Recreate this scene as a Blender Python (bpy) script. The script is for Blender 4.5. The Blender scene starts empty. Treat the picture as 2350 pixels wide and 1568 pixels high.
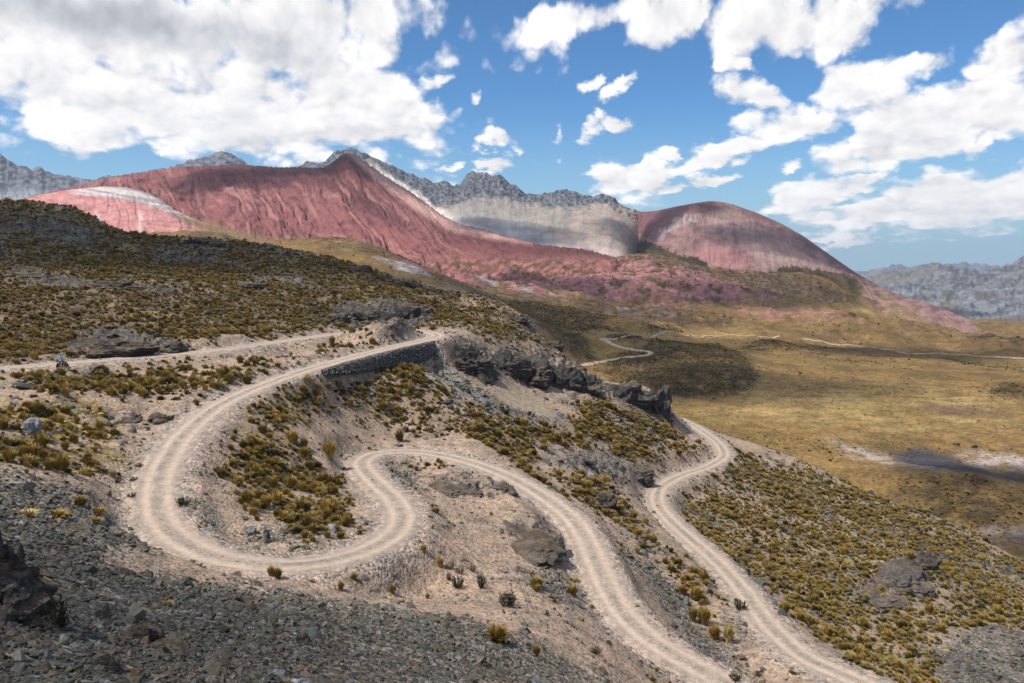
import bpy, bmesh, math, random, time
import numpy as np
from mathutils import Vector, Matrix, Euler
from mathutils.kdtree import KDTree

T0 = time.time()
SC = bpy.context.scene
COL = SC.collection
R = math.radians
rng = np.random.default_rng(7)
random.seed(7)

# ------------------------------------------------------------------ camera
# picture coordinates used for planning are 2350 x 1568; 28 mm lens on 36 mm
CX, CY, F = 1175.0, 784.0, 1828.0
PITCH = math.atan((784.0 - 602.0) / F)
CP, SP = math.cos(PITCH), math.sin(PITCH)
cam_d = bpy.data.cameras.new('camera')
cam_d.lens, cam_d.sensor_width = 28.0, 36.0
cam_d.clip_start, cam_d.clip_end = 0.3, 60000.0
cam = bpy.data.objects.new('camera', cam_d)
COL.objects.link(cam)
cam.location = (0, 0, 0)
cam.rotation_euler = (math.pi / 2 - PITCH, 0, 0)
SC.camera = cam

# ------------------------------------------------------------------ sun, sky, exposure
SUN_EL, SUN_AZ = R(57), R(-118)          # azimuth measured from +Y (view direction) towards +X
sdir = Vector((math.sin(SUN_AZ) * math.cos(SUN_EL), math.cos(SUN_AZ) * math.cos(SUN_EL), math.sin(SUN_EL)))
sun_d = bpy.data.lights.new('sun', 'SUN')
sun_d.energy, sun_d.angle, sun_d.color = 4.2, R(0.53), (1.0, 0.955, 0.89)
sun = bpy.data.objects.new('sun', sun_d)
COL.objects.link(sun)
sun.rotation_euler = sdir.to_track_quat('Z', 'Y').to_euler()
SC.view_settings.view_transform = 'Standard'
SC.view_settings.look = 'None'
SC.view_settings.gamma = 1.0
SC.view_settings.use_curve_mapping = False
SC.view_settings.exposure = 0.31
cy = SC.cycles
cy.use_denoising = True
cy.max_bounces, cy.diffuse_bounces, cy.glossy_bounces = 5, 2, 1
cy.transparent_max_bounces, cy.volume_bounces, cy.transmission_bounces = 8, 0, 1
cy.caustics_reflective = cy.caustics_refractive = False

class NT:
    """small helper around a node tree"""
    def __init__(s, tree):
        s.t = tree; s.n = tree.nodes; s.l = tree.links
    def new(s, typ, **kw):
        n = s.n.new(typ)
        for k, v in kw.items(): setattr(n, k, v)
        return n
    def put(s, sock, v):
        if isinstance(v, bpy.types.NodeSocket): s.l.new(v, sock)
        else: sock.default_value = v
    def math(s, op, a, b=0.0, c=None, clamp=False):
        n = s.new('ShaderNodeMath', operation=op, use_clamp=clamp)
        s.put(n.inputs[0], a); s.put(n.inputs[1], b)
        if c is not None: s.put(n.inputs[2], c)
        return n.outputs[0]
    def vmath(s, op, a, b=(0, 0, 0), scale=None):
        n = s.new('ShaderNodeVectorMath', operation=op)
        s.put(n.inputs[0], a); s.put(n.inputs[1], b)
        if scale is not None: s.put(n.inputs['Scale'], scale)
        return n.outputs['Vector']
    def mix(s, f, a, b, blend='MIX'):
        n = s.new('ShaderNodeMix', data_type='RGBA', blend_type=blend)
        s.put(n.inputs['Factor'], f); s.put(n.inputs['A'], a); s.put(n.inputs['B'], b)
        return n.outputs['Result']
    def noise(s, vec, scale, detail=4, rough=0.55, dist=0.0, out='Fac', lac=2.0):
        n = s.new('ShaderNodeTexNoise')
        if vec is not None: s.put(n.inputs['Vector'], vec)
        n.inputs['Scale'].default_value = scale; n.inputs['Detail'].default_value = detail
        n.inputs['Roughness'].default_value = rough; n.inputs['Distortion'].default_value = dist
        n.inputs['Lacunarity'].default_value = lac
        return n.outputs[out]
    def voronoi(s, vec, scale, feature='F1', out='Distance', rand=1.0):
        n = s.new('ShaderNodeTexVoronoi', feature=feature)
        s.put(n.inputs['Vector'], vec)
        n.inputs['Scale'].default_value = scale; n.inputs['Randomness'].default_value = rand
        return n.outputs[out]
    def ramp(s, fac, stops, interp='LINEAR'):
        n = s.new('ShaderNodeValToRGB')
        s.put(n.inputs[0], fac)
        n.color_ramp.interpolation = interp
        e = n.color_ramp.elements
        while len(e) < len(stops): e.new(0.5)
        for k, (p, c) in enumerate(stops):
            e[k].position = p; e[k].color = c if len(c) == 4 else (*c, 1)
        return n.outputs['Color']
    def smooth(s, v, a, b, c=0.0, d=1.0):
        n = s.new('ShaderNodeMapRange', interpolation_type='SMOOTHSTEP')
        s.put(n.inputs['Value'], v)
        for k, x in zip(('From Min', 'From Max', 'To Min', 'To Max'), (a, b, c, d)): s.put(n.inputs[k], x)
        return n.outputs['Result']

# world: Nishita sky with cumulus clouds as a function of the direction only
W = bpy.data.worlds.new('World')
SC.world = W
W.use_nodes = True
def build_sky():
    nt = NT(W.node_tree); nt.n.clear()
    sky = nt.new('ShaderNodeTexSky', sky_type='NISHITA')
    sky.sun_disc = False
    sky.sun_elevation = SUN_EL
    sky.sun_rotation = SUN_AZ
    sky.altitude = 1500
    sky.air_density, sky.dust_density, sky.ozone_density = 1.0, 0.4, 3.0
    tc = nt.new('ShaderNodeTexCoord')
    d = nt.vmath('NORMALIZE', tc.outputs['Generated'])
    sx = nt.new('ShaderNodeSeparateXYZ'); nt.put(sx.inputs[0], d)
    x, y, z = sx.outputs
    az = nt.math('ARCTAN2', x, y)
    el = nt.math('ARCSINE', z)
    # angular position, flattened more and more towards the horizon
    flat = nt.math('MULTIPLY', el, nt.math('ADD', 1.5, nt.math('MULTIPLY', nt.math('SUBTRACT', 0.34, el, clamp=True), 3.2)))
    cv = nt.new('ShaderNodeCombineXYZ')
    nt.put(cv.inputs[0], az); nt.put(cv.inputs[1], flat); nt.put(cv.inputs[2], nt.math('MULTIPLY', nt.math('COSINE', az), 0.6))
    P0 = cv.outputs[0]
    warp = nt.noise(P0, 11.0, 5, 0.62, out='Color')
    sw = nt.new('ShaderNodeSeparateColor'); nt.put(sw.inputs[0], warp)
    azw = nt.math('ADD', az, nt.math('MULTIPLY', nt.math('SUBTRACT', sw.outputs[0], 0.5), 0.11))
    elw = nt.math('ADD', el, nt.math('MULTIPLY', nt.math('SUBTRACT', sw.outputs[1], 0.5), 0.075))
    def banks(B, fall=-0.7):
        acc = None
        for (px, py, rx, ry, w, rot) in B:
            qa, qb = (px - CX) / F, -(py - CY) / F
            a0 = math.atan2(qa, CP + qb * SP); e0 = math.atan2(-SP + qb * CP, math.hypot(qa, CP + qb * SP))
            da = nt.math('SUBTRACT', azw, a0); de = nt.math('SUBTRACT', elw, e0)
            c, s_ = math.cos(rot), math.sin(rot)
            ua = nt.math('ADD', nt.math('MULTIPLY', da, c / (rx / F)), nt.math('MULTIPLY', de, s_ / (rx / F)))
            ub = nt.math('ADD', nt.math('MULTIPLY', da, -s_ / (ry / F)), nt.math('MULTIPLY', de, c / (ry / F)))
            r2 = nt.math('ADD', nt.math('MULTIPLY', ua, ua), nt.math('MULTIPLY', ub, ub))
            g = nt.math('MULTIPLY', nt.math('EXPONENT', nt.math('MULTIPLY', r2, fall)), w)
            acc = g if acc is None else nt.math('MAXIMUM', acc, g)
        return acc
    acc = banks(CLOUD_BANKS)
    # outside the banks scattered clouds go on over the whole sky
    far = nt.smooth(nt.math('ABSOLUTE', az), 0.64, 0.9)
    up = nt.smooth(el, 0.36, 0.55)
    out = nt.math('MAXIMUM', far, up)
    back = nt.math('MULTIPLY', nt.smooth(nt.noise(P0, 2.2, 2, 0.5), 0.45, 0.62), 0.9)
    bank = nt.math('MAXIMUM', acc, nt.math('MULTIPLY', back, out))
    def dens(off, det):
        p = nt.vmath('ADD', P0, off)
        n1 = nt.noise(p, 11.0, det, 0.54, 0.15)
        q = nt.vmath('ADD', p, nt.vmath('SCALE', nt.vmath('SUBTRACT', warp, (0.5, 0.5, 0.5)), scale=0.05))
        puff = nt.math('ADD', nt.math('MULTIPLY', nt.math('SUBTRACT', 0.42, nt.voronoi(q, 24.0)), 0.55), nt.math('MULTIPLY', nt.math('SUBTRACT', 0.42, nt.voronoi(q, 58.0)), 0.30))
        return nt.math('ADD', nt.math('MULTIPLY', nt.math('SUBTRACT', n1, 0.5), 2.3), puff)
    v0 = dens((0, 0, 0), 10)
    D = nt.math('SUBTRACT', nt.math('ADD', v0, nt.math('MULTIPLY', bank, 1.35)), 0.62)
    alpha = nt.smooth(D, -0.10, 0.40)
    # lit side: less cloud above and towards the sun, so brighter there; bases are greyer
    v1 = dens((-0.010, 0.030, 0), 4)
    v2 = dens((-0.004, 0.010, 0), 8)
    lit = nt.math('ADD', nt.math('MULTIPLY', nt.math('SUBTRACT', v0, v1), 0.27), nt.math('MULTIPLY', nt.math('SUBTRACT', v0, v2), 0.20))
    thick = nt.smooth(D, 0.3, 1.2)
    greys = nt.math('MULTIPLY', banks(CLOUD_GREY, -0.9), nt.smooth(D, 0.0, 0.6))
    lit = nt.math('MULTIPLY', lit, nt.math('SUBTRACT', 1.0, nt.math('MULTIPLY', thick, 0.5)))
    lum = nt.math('ADD', 0.945, lit)
    lum = nt.math('SUBTRACT', lum, nt.math('MULTIPLY', nt.smooth(nt.noise(P0, 7.0, 5, 0.55), 0.42, 0.66), nt.math('MULTIPLY', thick, 0.13)))
    lum = nt.math('SUBTRACT', lum, nt.math('MULTIPLY', greys, 0.33))
    lum = nt.math('MINIMUM', nt.math('MAXIMUM', lum, 0.42), 1.06)
    ccol = nt.mix(nt.smooth(lum, 0.5, 0.95), (0.88, 0.915, 1.0, 1), (1, 0.985, 0.985, 1))
    ccol = nt.vmath('SCALE', ccol, scale=nt.math('MULTIPLY', lum, CLOUD_LUM))
    # pale towards the horizon
    base = nt.vmath('MULTIPLY', sky.outputs[0], SKY_TINT)
    base = nt.mix(nt.smooth(el, 0.20, -0.01, 0.0, 0.92), base, (3.2, 4.85, 5.9, 1))
    col = nt.mix(alpha, base, ccol)
    bg = nt.new('ShaderNodeBackground')
    nt.put(bg.inputs['Color'], col)
    bg.inputs['Strength'].default_value = 0.10
    o = nt.new('ShaderNodeOutputWorld')
    nt.l.new(bg.outputs[0], o.inputs['Surface'])
SKY_TINT = (0.54, 0.85, 1.05)
CLOUD_GREY = [(330, 50, 430, 56, 1.0, -0.05), (520, 100, 300, 36, 0.9, -0.12), (200, 30, 300, 50, 0.9, 0), (760, 60, 130, 60, 0.35, 0), (420, 250, 330, 22, 0.35, 0), (700, 300, 260, 22, 0.4, 0), (2100, 420, 300, 14, 0.3, 0), (2150, 490, 260, 20, 0.35, 0), (2080, 370, 170, 16, 0.35, 0), (1850, 70, 120, 40, 0.3, 0), (2200, 300, 160, 20, 0.35, 0), (1780, 290, 110, 16, 0.3, 0), (1990, 195, 130, 16, 0.3, 0)]
CLOUD_LUM = 8.9
CLOUD_BANKS = [
    (330, 60, 560, 105, 1.15, 0), (690, 50, 270, 88, 1.15, 0.12), (150, 190, 260, 90, 1.0, 0), (480, 240, 420, 110, 1.15, 0),
    (800, 250, 240, 100, 1.1, -0.15), (780, 350, 230, 40, 0.8, 0), (250, 310, 260, 45, 0.85, -0.15),
    (1290, 45, 84, 45, 0.93, 0.3), (1400, 25, 102, 36, 0.98, 0.1), (1510, 55, 112, 68, 1.02, 0.5), (1600, 30, 56, 36, 0.84, 0.5),
    (1800, 40, 177, 68, 1.07, 0.1), (1930, 60, 130, 63, 1.02, 0.4), (2060, 10, 65, 36, 0.74, 0.3), (1960, 185, 121, 50, 1.02, 0.15), (2090, 145, 84, 31, 0.93, 0.2), (1740, 230, 88, 45, 1.02, -0.4), (1810, 275, 121, 50, 1.07, 0), (1690, 345, 112, 25, 0.98, 0.18),
    (2170, 250, 186, 54, 1.12, 0), (2290, 265, 121, 54, 1.07, 0.1), (2040, 340, 167, 50, 1.12, 0.1), (2120, 330, 130, 45, 1.02, 0), (2320, 140, 88, 54, 0.98, 0.4), (2260, 340, 70, 20, 0.88, 0.3),
    (1430, 408, 65, 38, 1.07, 0.35), (1500, 390, 40, 40, 1.00, 0.5), (1550, 420, 56, 14, 0.93, 0.05), (1650, 408, 70, 18, 0.98, 0), (1543, 345, 28, 15, 0.95, 0), (1590, 372, 56, 11, 0.74, 0.3),
    (1805, 395, 36, 18, 0.98, 0.1), (1145, 328, 48, 18, 0.90, -0.1), (1130, 377, 44, 22, 1.00, 0), (1345, 318, 44, 22, 0.90, 0.6), (1412, 292, 38, 20, 0.95, -0.3), (1050, 370, 30, 10, 0.70, 0),
    (1430, 205, 48, 20, 0.82, 0.6), (1378, 192, 28, 17, 0.85, 0.2), (1085, 222, 28, 22, 0.80, -0.4), (1005, 180, 48, 22, 0.84, 0.4), (1690, 140, 50, 24, 0.82, -0.3), (1280, 318, 16, 16, 0.75, 0.4), (980, 40, 30, 30, 0.60, 0.5),
    (2200, 455, 223, 50, 1.12, 0.12), (1860, 455, 121, 38, 1.02, 0.15), (1960, 430, 84, 25, 0.93, 0.1), (2060, 505, 232, 32, 1.07, 0.02), (2310, 425, 102, 36, 1.07, 0.25), (1950, 550, 100, 12, 0.88, 0.05), (2100, 540, 149, 13, 0.79, 0.05), (1300, 365, 140, 8, 0.48, 0.03), (1900, 500, 149, 23, 0.88, 0.05),
]
build_sky()

# ------------------------------------------------------------------ projection between plan (picture) and place
def ray(x, y):
    a = (np.asarray(x, float) - CX) / F; b = -(np.asarray(y, float) - CY) / F
    # camera right = +X, forward = (0,CP,-SP), up = (0,SP,CP)
    return a, CP + b * SP, -SP + b * CP
def atY(x, y, Y):
    a, dy, dz = ray(x, y); t = np.asarray(Y, float) / dy
    return np.stack([a * t, dy * t, dz * t], -1)
def atZ(x, y, z):
    a, dy, dz = ray(x, y); t = np.asarray(z, float) / dz
    return np.stack([a * t, dy * t, dz * t], -1)
def proj(p):
    X, Y, Z = p[..., 0], p[..., 1], p[..., 2]
    d = Y * CP - Z * SP; u = Y * SP + Z * CP
    return CX + F * X / d, CY - F * u / d

# ------------------------------------------------------------------ noise
_perm = np.random.default_rng(3).permutation(512).astype(np.int64)
_perm = np.concatenate([_perm, _perm, _perm])
_ga = np.random.default_rng(4).uniform(0, 2 * np.pi, 512)
_gx, _gy = np.cos(_ga).astype(np.float32), np.sin(_ga).astype(np.float32)
def perlin(x, y):
    x = np.asarray(x, np.float32); y = np.asarray(y, np.float32)
    xf = np.floor(x); yf = np.floor(y)
    xi = xf.astype(np.int64) & 511; yi = yf.astype(np.int64) & 511
    fx = x - xf; fy = y - yf
    u = fx * fx * fx * (fx * (fx * 6 - 15) + 10); v = fy * fy * fy * (fy * (fy * 6 - 15) + 10)
    def g(ix, iy, dx, dy):
        h = _perm[_perm[ix & 511] + (iy & 511)]
        return _gx[h] * dx + _gy[h] * dy
    a = g(xi, yi, fx, fy); b = g(xi + 1, yi, fx - 1, fy); c = g(xi, yi + 1, fx, fy - 1); d = g(xi + 1, yi + 1, fx - 1, fy - 1)
    return (a + u * (b - a) + v * ((c + u * (d - c)) - (a + u * (b - a)))) * 1.5
def fbm(x, y, o=4, g=0.5, l=2.03):
    s = 0; a = 1.0; t = 0
    for k in range(o):
        s = s + a * perlin(x + 17.3 * k, y - 9.1 * k); t += a
        a *= g; x = x * l; y = y * l
    return s / t
def ridged(x, y, o=4, g=0.5, l=2.03):
    s = 0; a = 1.0; t = 0
    for k in range(o):
        n = 1 - np.abs(perlin(x + 31.7 * k, y + 5.1 * k)) * 1.6
        s = s + a * n; t += a
        a *= g; x = x * l; y = y * l
    return s / t
def sstep(x, a, b):
    t = np.clip((x - a) / (b - a), 0, 1); return t * t * (3 - 2 * t)

# ------------------------------------------------------------------ scattered-point interpolation
class TPS:
    def __init__(s, uv, val, lam=1e-4):
        s.uv = np.asarray(uv, float); n = len(uv)
        K = s.k(s.uv, s.uv) + lam * np.eye(n)
        Pm = np.c_[np.ones(n), s.uv]
        A = np.zeros((n + 3, n + 3)); A[:n, :n] = K; A[:n, n:] = Pm; A[n:, :n] = Pm.T
        s.w = np.linalg.solve(A, np.r_[val, 0, 0, 0])
    @staticmethod
    def k(a, b):
        d2 = ((a[:, None, 0] - b[None, :, 0]) ** 2 + (a[:, None, 1] - b[None, :, 1]) ** 2)
        return 0.5 * d2 * np.log(d2 + 1e-12)
    def __call__(s, u, v):
        sh = u.shape; q = np.stack([u.ravel(), v.ravel()], -1); out = np.empty(len(q)); n = len(s.uv)
        for i in range(0, len(q), 40000):
            c = q[i:i + 40000]
            out[i:i + 40000] = s.k(c, s.uv) @ s.w[:n] + s.w[n] + c @ s.w[n + 1:]
        return out.reshape(sh)
def to_uv(p):
    p = np.asarray(p, float)
    return np.arctan2(p[..., 0], p[..., 1]), 0.5 * np.log(p[..., 0] ** 2 + p[..., 1] ** 2)

# ------------------------------------------------------------------ mesh building
def mesh_obj(name, verts, faces, mat=None, parent=None, smooth=True, **props):
    me = bpy.data.meshes.new(name)
    verts = np.asarray(verts, np.float32)
    faces = np.asarray(faces, np.int32)
    k = faces.shape[1]
    me.vertices.add(len(verts)); me.vertices.foreach_set('co', verts.ravel())
    me.loops.add(faces.size); me.loops.foreach_set('vertex_index', faces.ravel())
    me.polygons.add(len(faces))
    me.polygons.foreach_set('loop_start', np.arange(0, faces.size, k, dtype=np.int32))
    me.polygons.foreach_set('loop_total', np.full(len(faces), k, np.int32))
    me.polygons.foreach_set('use_smooth', np.full(len(faces), bool(smooth)))
    me.update(calc_edges=True); me.validate()
    o = bpy.data.objects.new(name, me); COL.objects.link(o)
    if mat: me.materials.append(mat)
    if parent: o.parent = parent
    for a, b in props.items(): o[a] = b
    return o
def grid_faces(nr, nc, keep=None):
    i = np.arange(nr * nc).reshape(nr, nc)
    f = np.stack([i[:-1, :-1], i[:-1, 1:], i[1:, 1:], i[1:, :-1]], -1)
    if keep is not None: f = f[keep]
    return f.reshape(-1, 4)
def color_attr(o, rgb, name='Col'):
    a = o.data.color_attributes.new(name, 'FLOAT_COLOR', 'POINT')
    c = np.ones((len(rgb), 4), np.float32); c[:, :3] = rgb
    a.data.foreach_set('color', c.ravel())
def float_attr(o, v, name):
    a = o.data.attributes.new(name, 'FLOAT', 'POINT'); a.data.foreach_set('value', np.asarray(v, np.float32).ravel())
def new_mat(name, rough=0.95):
    m = bpy.data.materials.new(name); m.use_nodes = True
    nt = NT(m.node_tree); nt.n.clear()
    b = nt.new('ShaderNodeBsdfPrincipled'); o = nt.new('ShaderNodeOutputMaterial')
    nt.l.new(b.outputs[0], o.inputs['Surface'])
    b.inputs['Roughness'].default_value = rough
    b.inputs['Specular IOR Level'].default_value = 0.15
    return m, nt, b
def lerp(a, b, t): return a + (b - a) * t[..., None]
# ================================================================== NEAR HILLSIDE
# road centreline: picture x, y and height below the camera
ROAD = [(-420, 905, -14.5), (-200, 872, -15.3), (0, 845, -16.0), (160, 833, -16.1), (330, 818, -16.1), (500, 803, -16.1), (640, 784, -16.1), (760, 768, -16.2), (860, 757, -16.4), (935, 757, -16.7),
        (985, 763, -16.9), (1002, 772, -17.1), (965, 783, -17.4), (900, 797, -17.8), (800, 822, -18.3), (700, 850, -18.9), (600, 885, -19.6), (500, 932, -20.4), (424, 995, -21.3),
        (383, 1055, -22.1), (361, 1110, -22.8), (358, 1160, -23.4), (374, 1205, -24.0), (416, 1243, -24.6), (480, 1275, -25.2), (560, 1292, -25.7), (660, 1298, -26.2), (760, 1285, -26.8),
        (845, 1260, -27.4), (905, 1222, -28.0), (922, 1185, -28.5), (905, 1150, -29.0), (870, 1115, -29.5), (840, 1085, -30.0), (830, 1060, -30.5), (860, 1042, -30.9), (930, 1036, -31.3),
        (1010, 1044, -31.7), (1100, 1068, -32.2), (1180, 1100, -32.8), (1250, 1142, -33.4), (1310, 1190, -34.0), (1345, 1240, -34.6), (1370, 1300, -35.2), (1405, 1370, -35.9), (1460, 1440, -36.6),
        (1540, 1500, -37.3), (1640, 1555, -38.0), (1790, 1640, -39.2), (1960, 1730, -40.8), (2110, 1760, -42.0), (2150, 1700, -42.8), (2080, 1625, -43.5), (1960, 1560, -44.1), (1850, 1510, -44.7),
        (1770, 1440, -45.5), (1700, 1350, -46.5), (1640, 1285, -47.4), (1560, 1215, -48.4), (1510, 1160, -49.2), (1515, 1120, -49.8), (1560, 1093, -50.3), (1625, 1070, -50.9), (1660, 1046, -51.4),
        (1648, 1018, -52.0), (1610, 988, -52.8), (1578, 970, -53.6), (1553, 960, -54.3), (1530, 953, -55.2)]
def catmull(P, n=24):
    P = np.asarray(P, float); Q = np.vstack([2 * P[0] - P[1], P, 2 * P[-1] - P[-2]]); out = []
    for i in range(1, len(Q) - 2):
        t = np.linspace(0, 1, n, endpoint=False)[:, None]
        a, b, c, d = Q[i - 1], Q[i], Q[i + 1], Q[i + 2]
        out.append(0.5 * ((2 * b) + (-a + c) * t + (2 * a - 5 * b + 4 * c - d) * t ** 2 + (-a + 3 * b - 3 * c + d) * t ** 3))
    out.append(P[-1:]); return np.vstack(out)
def resample(P, step):
    d = np.r_[0, np.cumsum(np.linalg.norm(np.diff(P, axis=0), axis=1))]
    s = np.arange(0, d[-1], step)
    return np.stack([np.interp(s, d, P[:, k]) for k in range(P.shape[1])], -1)
road_ctl = np.array([atZ(x, y, z) for x, y, z in ROAD])
road = resample(catmull(road_ctl), 0.4)
for _ in range(12): road[1:-1] = 0.25 * road[:-2] + 0.5 * road[1:-1] + 0.25 * road[2:]
# ground points: picture x, y and distance Y
G = """-300 1568 7; -300 1300 22; -300 1100 55; -300 1000 72; -300 800 130; -300 700 170; -300 560 235; -300 430 300
0 1568 9; 0 1400 17; 0 1260 36; 0 1180 50; 0 1080 66; 0 1000 78; 0 920 97; 200 1568 12; 200 1450 22; 130 1330 34; 300 1260 56; 200 1180 64; 150 1080 74
75 990 84; 250 1100 80; 150 900 104; 300 900 113; 290 980 100.6; 400 1340 50; 450 1400 38; 600 1345 58; 600 1450 35; 600 1568 19; 400 1500 20; 760 1340 66; 900 1450 48; 900 1568 29; 760 1450 40
1175 1568 41; 1175 1450 59; 1400 1500 65; 1400 1568 58; 1550 1568 67; 900 1340 72; 1050 1380 70; 1150 1270 86; 1130 1170 102; 1040 1110 115; 970 1080 123; 1250 1225 95; 1230 1350 77; 1330 1400 76
600 1240 74.5; 650 1180 82; 650 1100 95.5; 660 980 113.6; 700 900 131; 740 1100 102.8; 500 1150 80; 460 1080 87; 540 1000 101; 720 1210 82; 780 1180 89; 590 940 115
850 868 150; 960 838 164; 730 880 138; 900 950 146; 900 1005 137; 1050 1000 141; 1050 940 152; 1050 880 165; 1040 800 186; 1075 772 201; 800 960 136; 1130 1040 134
985 842 172; 1130 900 172; 1285 968 174; 1200 850 203; 1200 905 188; 1300 835 226; 1400 880 236; 1500 893 236; 1538 955 232; 1450 960 202; 1300 1010 166; 1400 1020 178; 1500 1050 187; 1600 1030 208; 1572 1003 230
1250 1085 139; 1350 1100 139; 1380 1145 131; 1450 1200 127; 1430 1270 110; 1480 1335 98; 1550 1400 96; 1600 1480 86; 1700 1540 83; 1520 1250 120; 1640 1400 101
1700 1250 149; 1800 1350 124; 1900 1450 108; 2000 1510 102; 2200 1530 98; 2350 1568 93; 2350 1480 112; 2100 1400 126; 2100 1320 144; 2000 1250 161; 1850 1150 191; 1750 1080 216; 1690 1020 236; 2250 1420 126; 2300 1340 152
1700 1008 246; 1900 1083 236; 2040 1153 214; 2200 1205 203; 2350 1295 186; 2600 1400 172; 2600 1568 98
30 800 152; 300 785 152; 300 700 186; 300 640 220; 300 575 262; 300 538 285; 0 457 300; 180 482 300; 430 547 286; 510 549 300; 625 564 300; 760 594 290; 935 643 280; 1075 684 270; 1175 718 262; 1235 763 250
600 650 231; 600 720 196; 560 770 166; 850 690 234; 850 748 213; 700 700 214; 700 745 186; 1000 722 233; 1110 755 214; 990 742 210; 0 730 172; 0 650 202; 0 560 252; 150 790 148; 450 600 262; 760 650 250; 900 700 228; 1180 775 222
0 500 278; 150 560 258; 860 772 186; 780 790 173; 600 815 155; 400 850 132; 200 868 122"""
pts = []
for tok in G.replace('\n', ';').split(';'):
    x, y, Y = map(float, tok.split()); pts.append(atY(x, y, Y))
# ground just under the camera, and the far sides of the crests, which fall away
for X in (-6, -2, 2, 6): pts.append((X, 2.5, -2.3 - abs(X) * 0.02)); pts.append((X * 1.5, -2.0, -0.6))
def behind(x, y, Y, dY, dz):
    p = atY(x, y, Y); q = p * ((Y + dY) / Y); q[2] = p[2] - dz; pts.append(q)
for x, y, Y in [(-300, 430, 300), (0, 457, 300), (180, 482, 300), (300, 538, 285), (430, 547, 286), (625, 564, 300), (760, 594, 290), (935, 643, 280), (1075, 684, 270), (1175, 718, 262)]:
    behind(x, y, Y, 30, 6); behind(x, y, Y, 90, 36)
for x, y, Y in [(1235, 763, 250), (1300, 805, 240), (1400, 872, 240), (1500, 888, 240)]:
    behind(x, y, Y, 16, 12); behind(x, y, Y, 50, 32)
for x, y, Y in [(1700, 1008, 246), (1900, 1083, 236), (2040, 1153, 214), (2200, 1205, 203), (2350, 1295, 186), (2600, 1400, 172)]:
    behind(x, y, Y, 22, 9); behind(x, y, Y, 60, 26)
for p in pts[-12:]: pass
rc = road[4:-4:12]
allp = np.vstack([np.array(pts), rc])
cu, cvv = to_uv(allp)
cq = allp[:, 2] / np.exp(cvv)
_tps = TPS(np.stack([cu, cvv], -1), cq, 6e-5)

U = np.unique(np.r_[np.linspace(-1.1, -0.61, 40), np.linspace(-0.61, 0.61, 770), np.linspace(0.61, 1.1, 40)])
V = np.unique(np.r_[np.linspace(math.log(1.4), math.log(7), 50), np.linspace(math.log(7), math.log(390), 650)])
UU, VV = np.meshgrid(U, V)                     # rows: distance, columns: azimuth
# the smooth shape is evaluated on a coarser lattice and refined bicubically (cheap, same surface)
cU, cV = np.linspace(-1.1, 1.1, 221), np.linspace(math.log(1.4), math.log(390), 230)
Qc = _tps(*np.meshgrid(cU, cV))
def bicubic(Q, gu, gv, u, v):
    fu = (u - gu[0]) / (gu[1] - gu[0]); fv = (v - gv[0]) / (gv[1] - gv[0])
    iu = np.clip(np.floor(fu).astype(int), 1, len(gu) - 3); iv = np.clip(np.floor(fv).astype(int), 1, len(gv) - 3)
    tu, tv = fu - iu, fv - iv
    def w(t): return [-.5 * t + t * t - .5 * t ** 3, 1 - 2.5 * t * t + 1.5 * t ** 3, .5 * t + 2 * t * t - 1.5 * t ** 3, -.5 * t * t + .5 * t ** 3]
    wu, wv = w(tu), w(tv); s = 0
    for a in range(4):
        for b in range(4): s = s + wv[a] * wu[b] * Q[iv + a - 1, iu + b - 1]
    return s
RR = np.exp(VV)
GX, GY = RR * np.sin(UU), RR * np.cos(UU)
base_z = bicubic(Qc, cU, cV, UU, VV) * RR
def mound(x, y, Y, h, rx, ry, pw=1.2):
    global base_z
    p = atY(x, y, Y); base_z = base_z + h * np.exp(-(((GX - p[0]) / rx) ** 2 + ((GY - p[1]) / ry) ** 2) ** pw)
mound(868, 778, 177, 2.9, 11.0, 5.5, 1.7)          # spoil heap inside the upper bend
mound(1075, 790, 190, 1.8, 9, 7); mound(1220, 1235, 97, 0.5, 5, 5); mound(1060, 1115, 112, 0.9, 7, 5); mound(2090, 1320, 143, 3.0, 9, 8)

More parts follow.
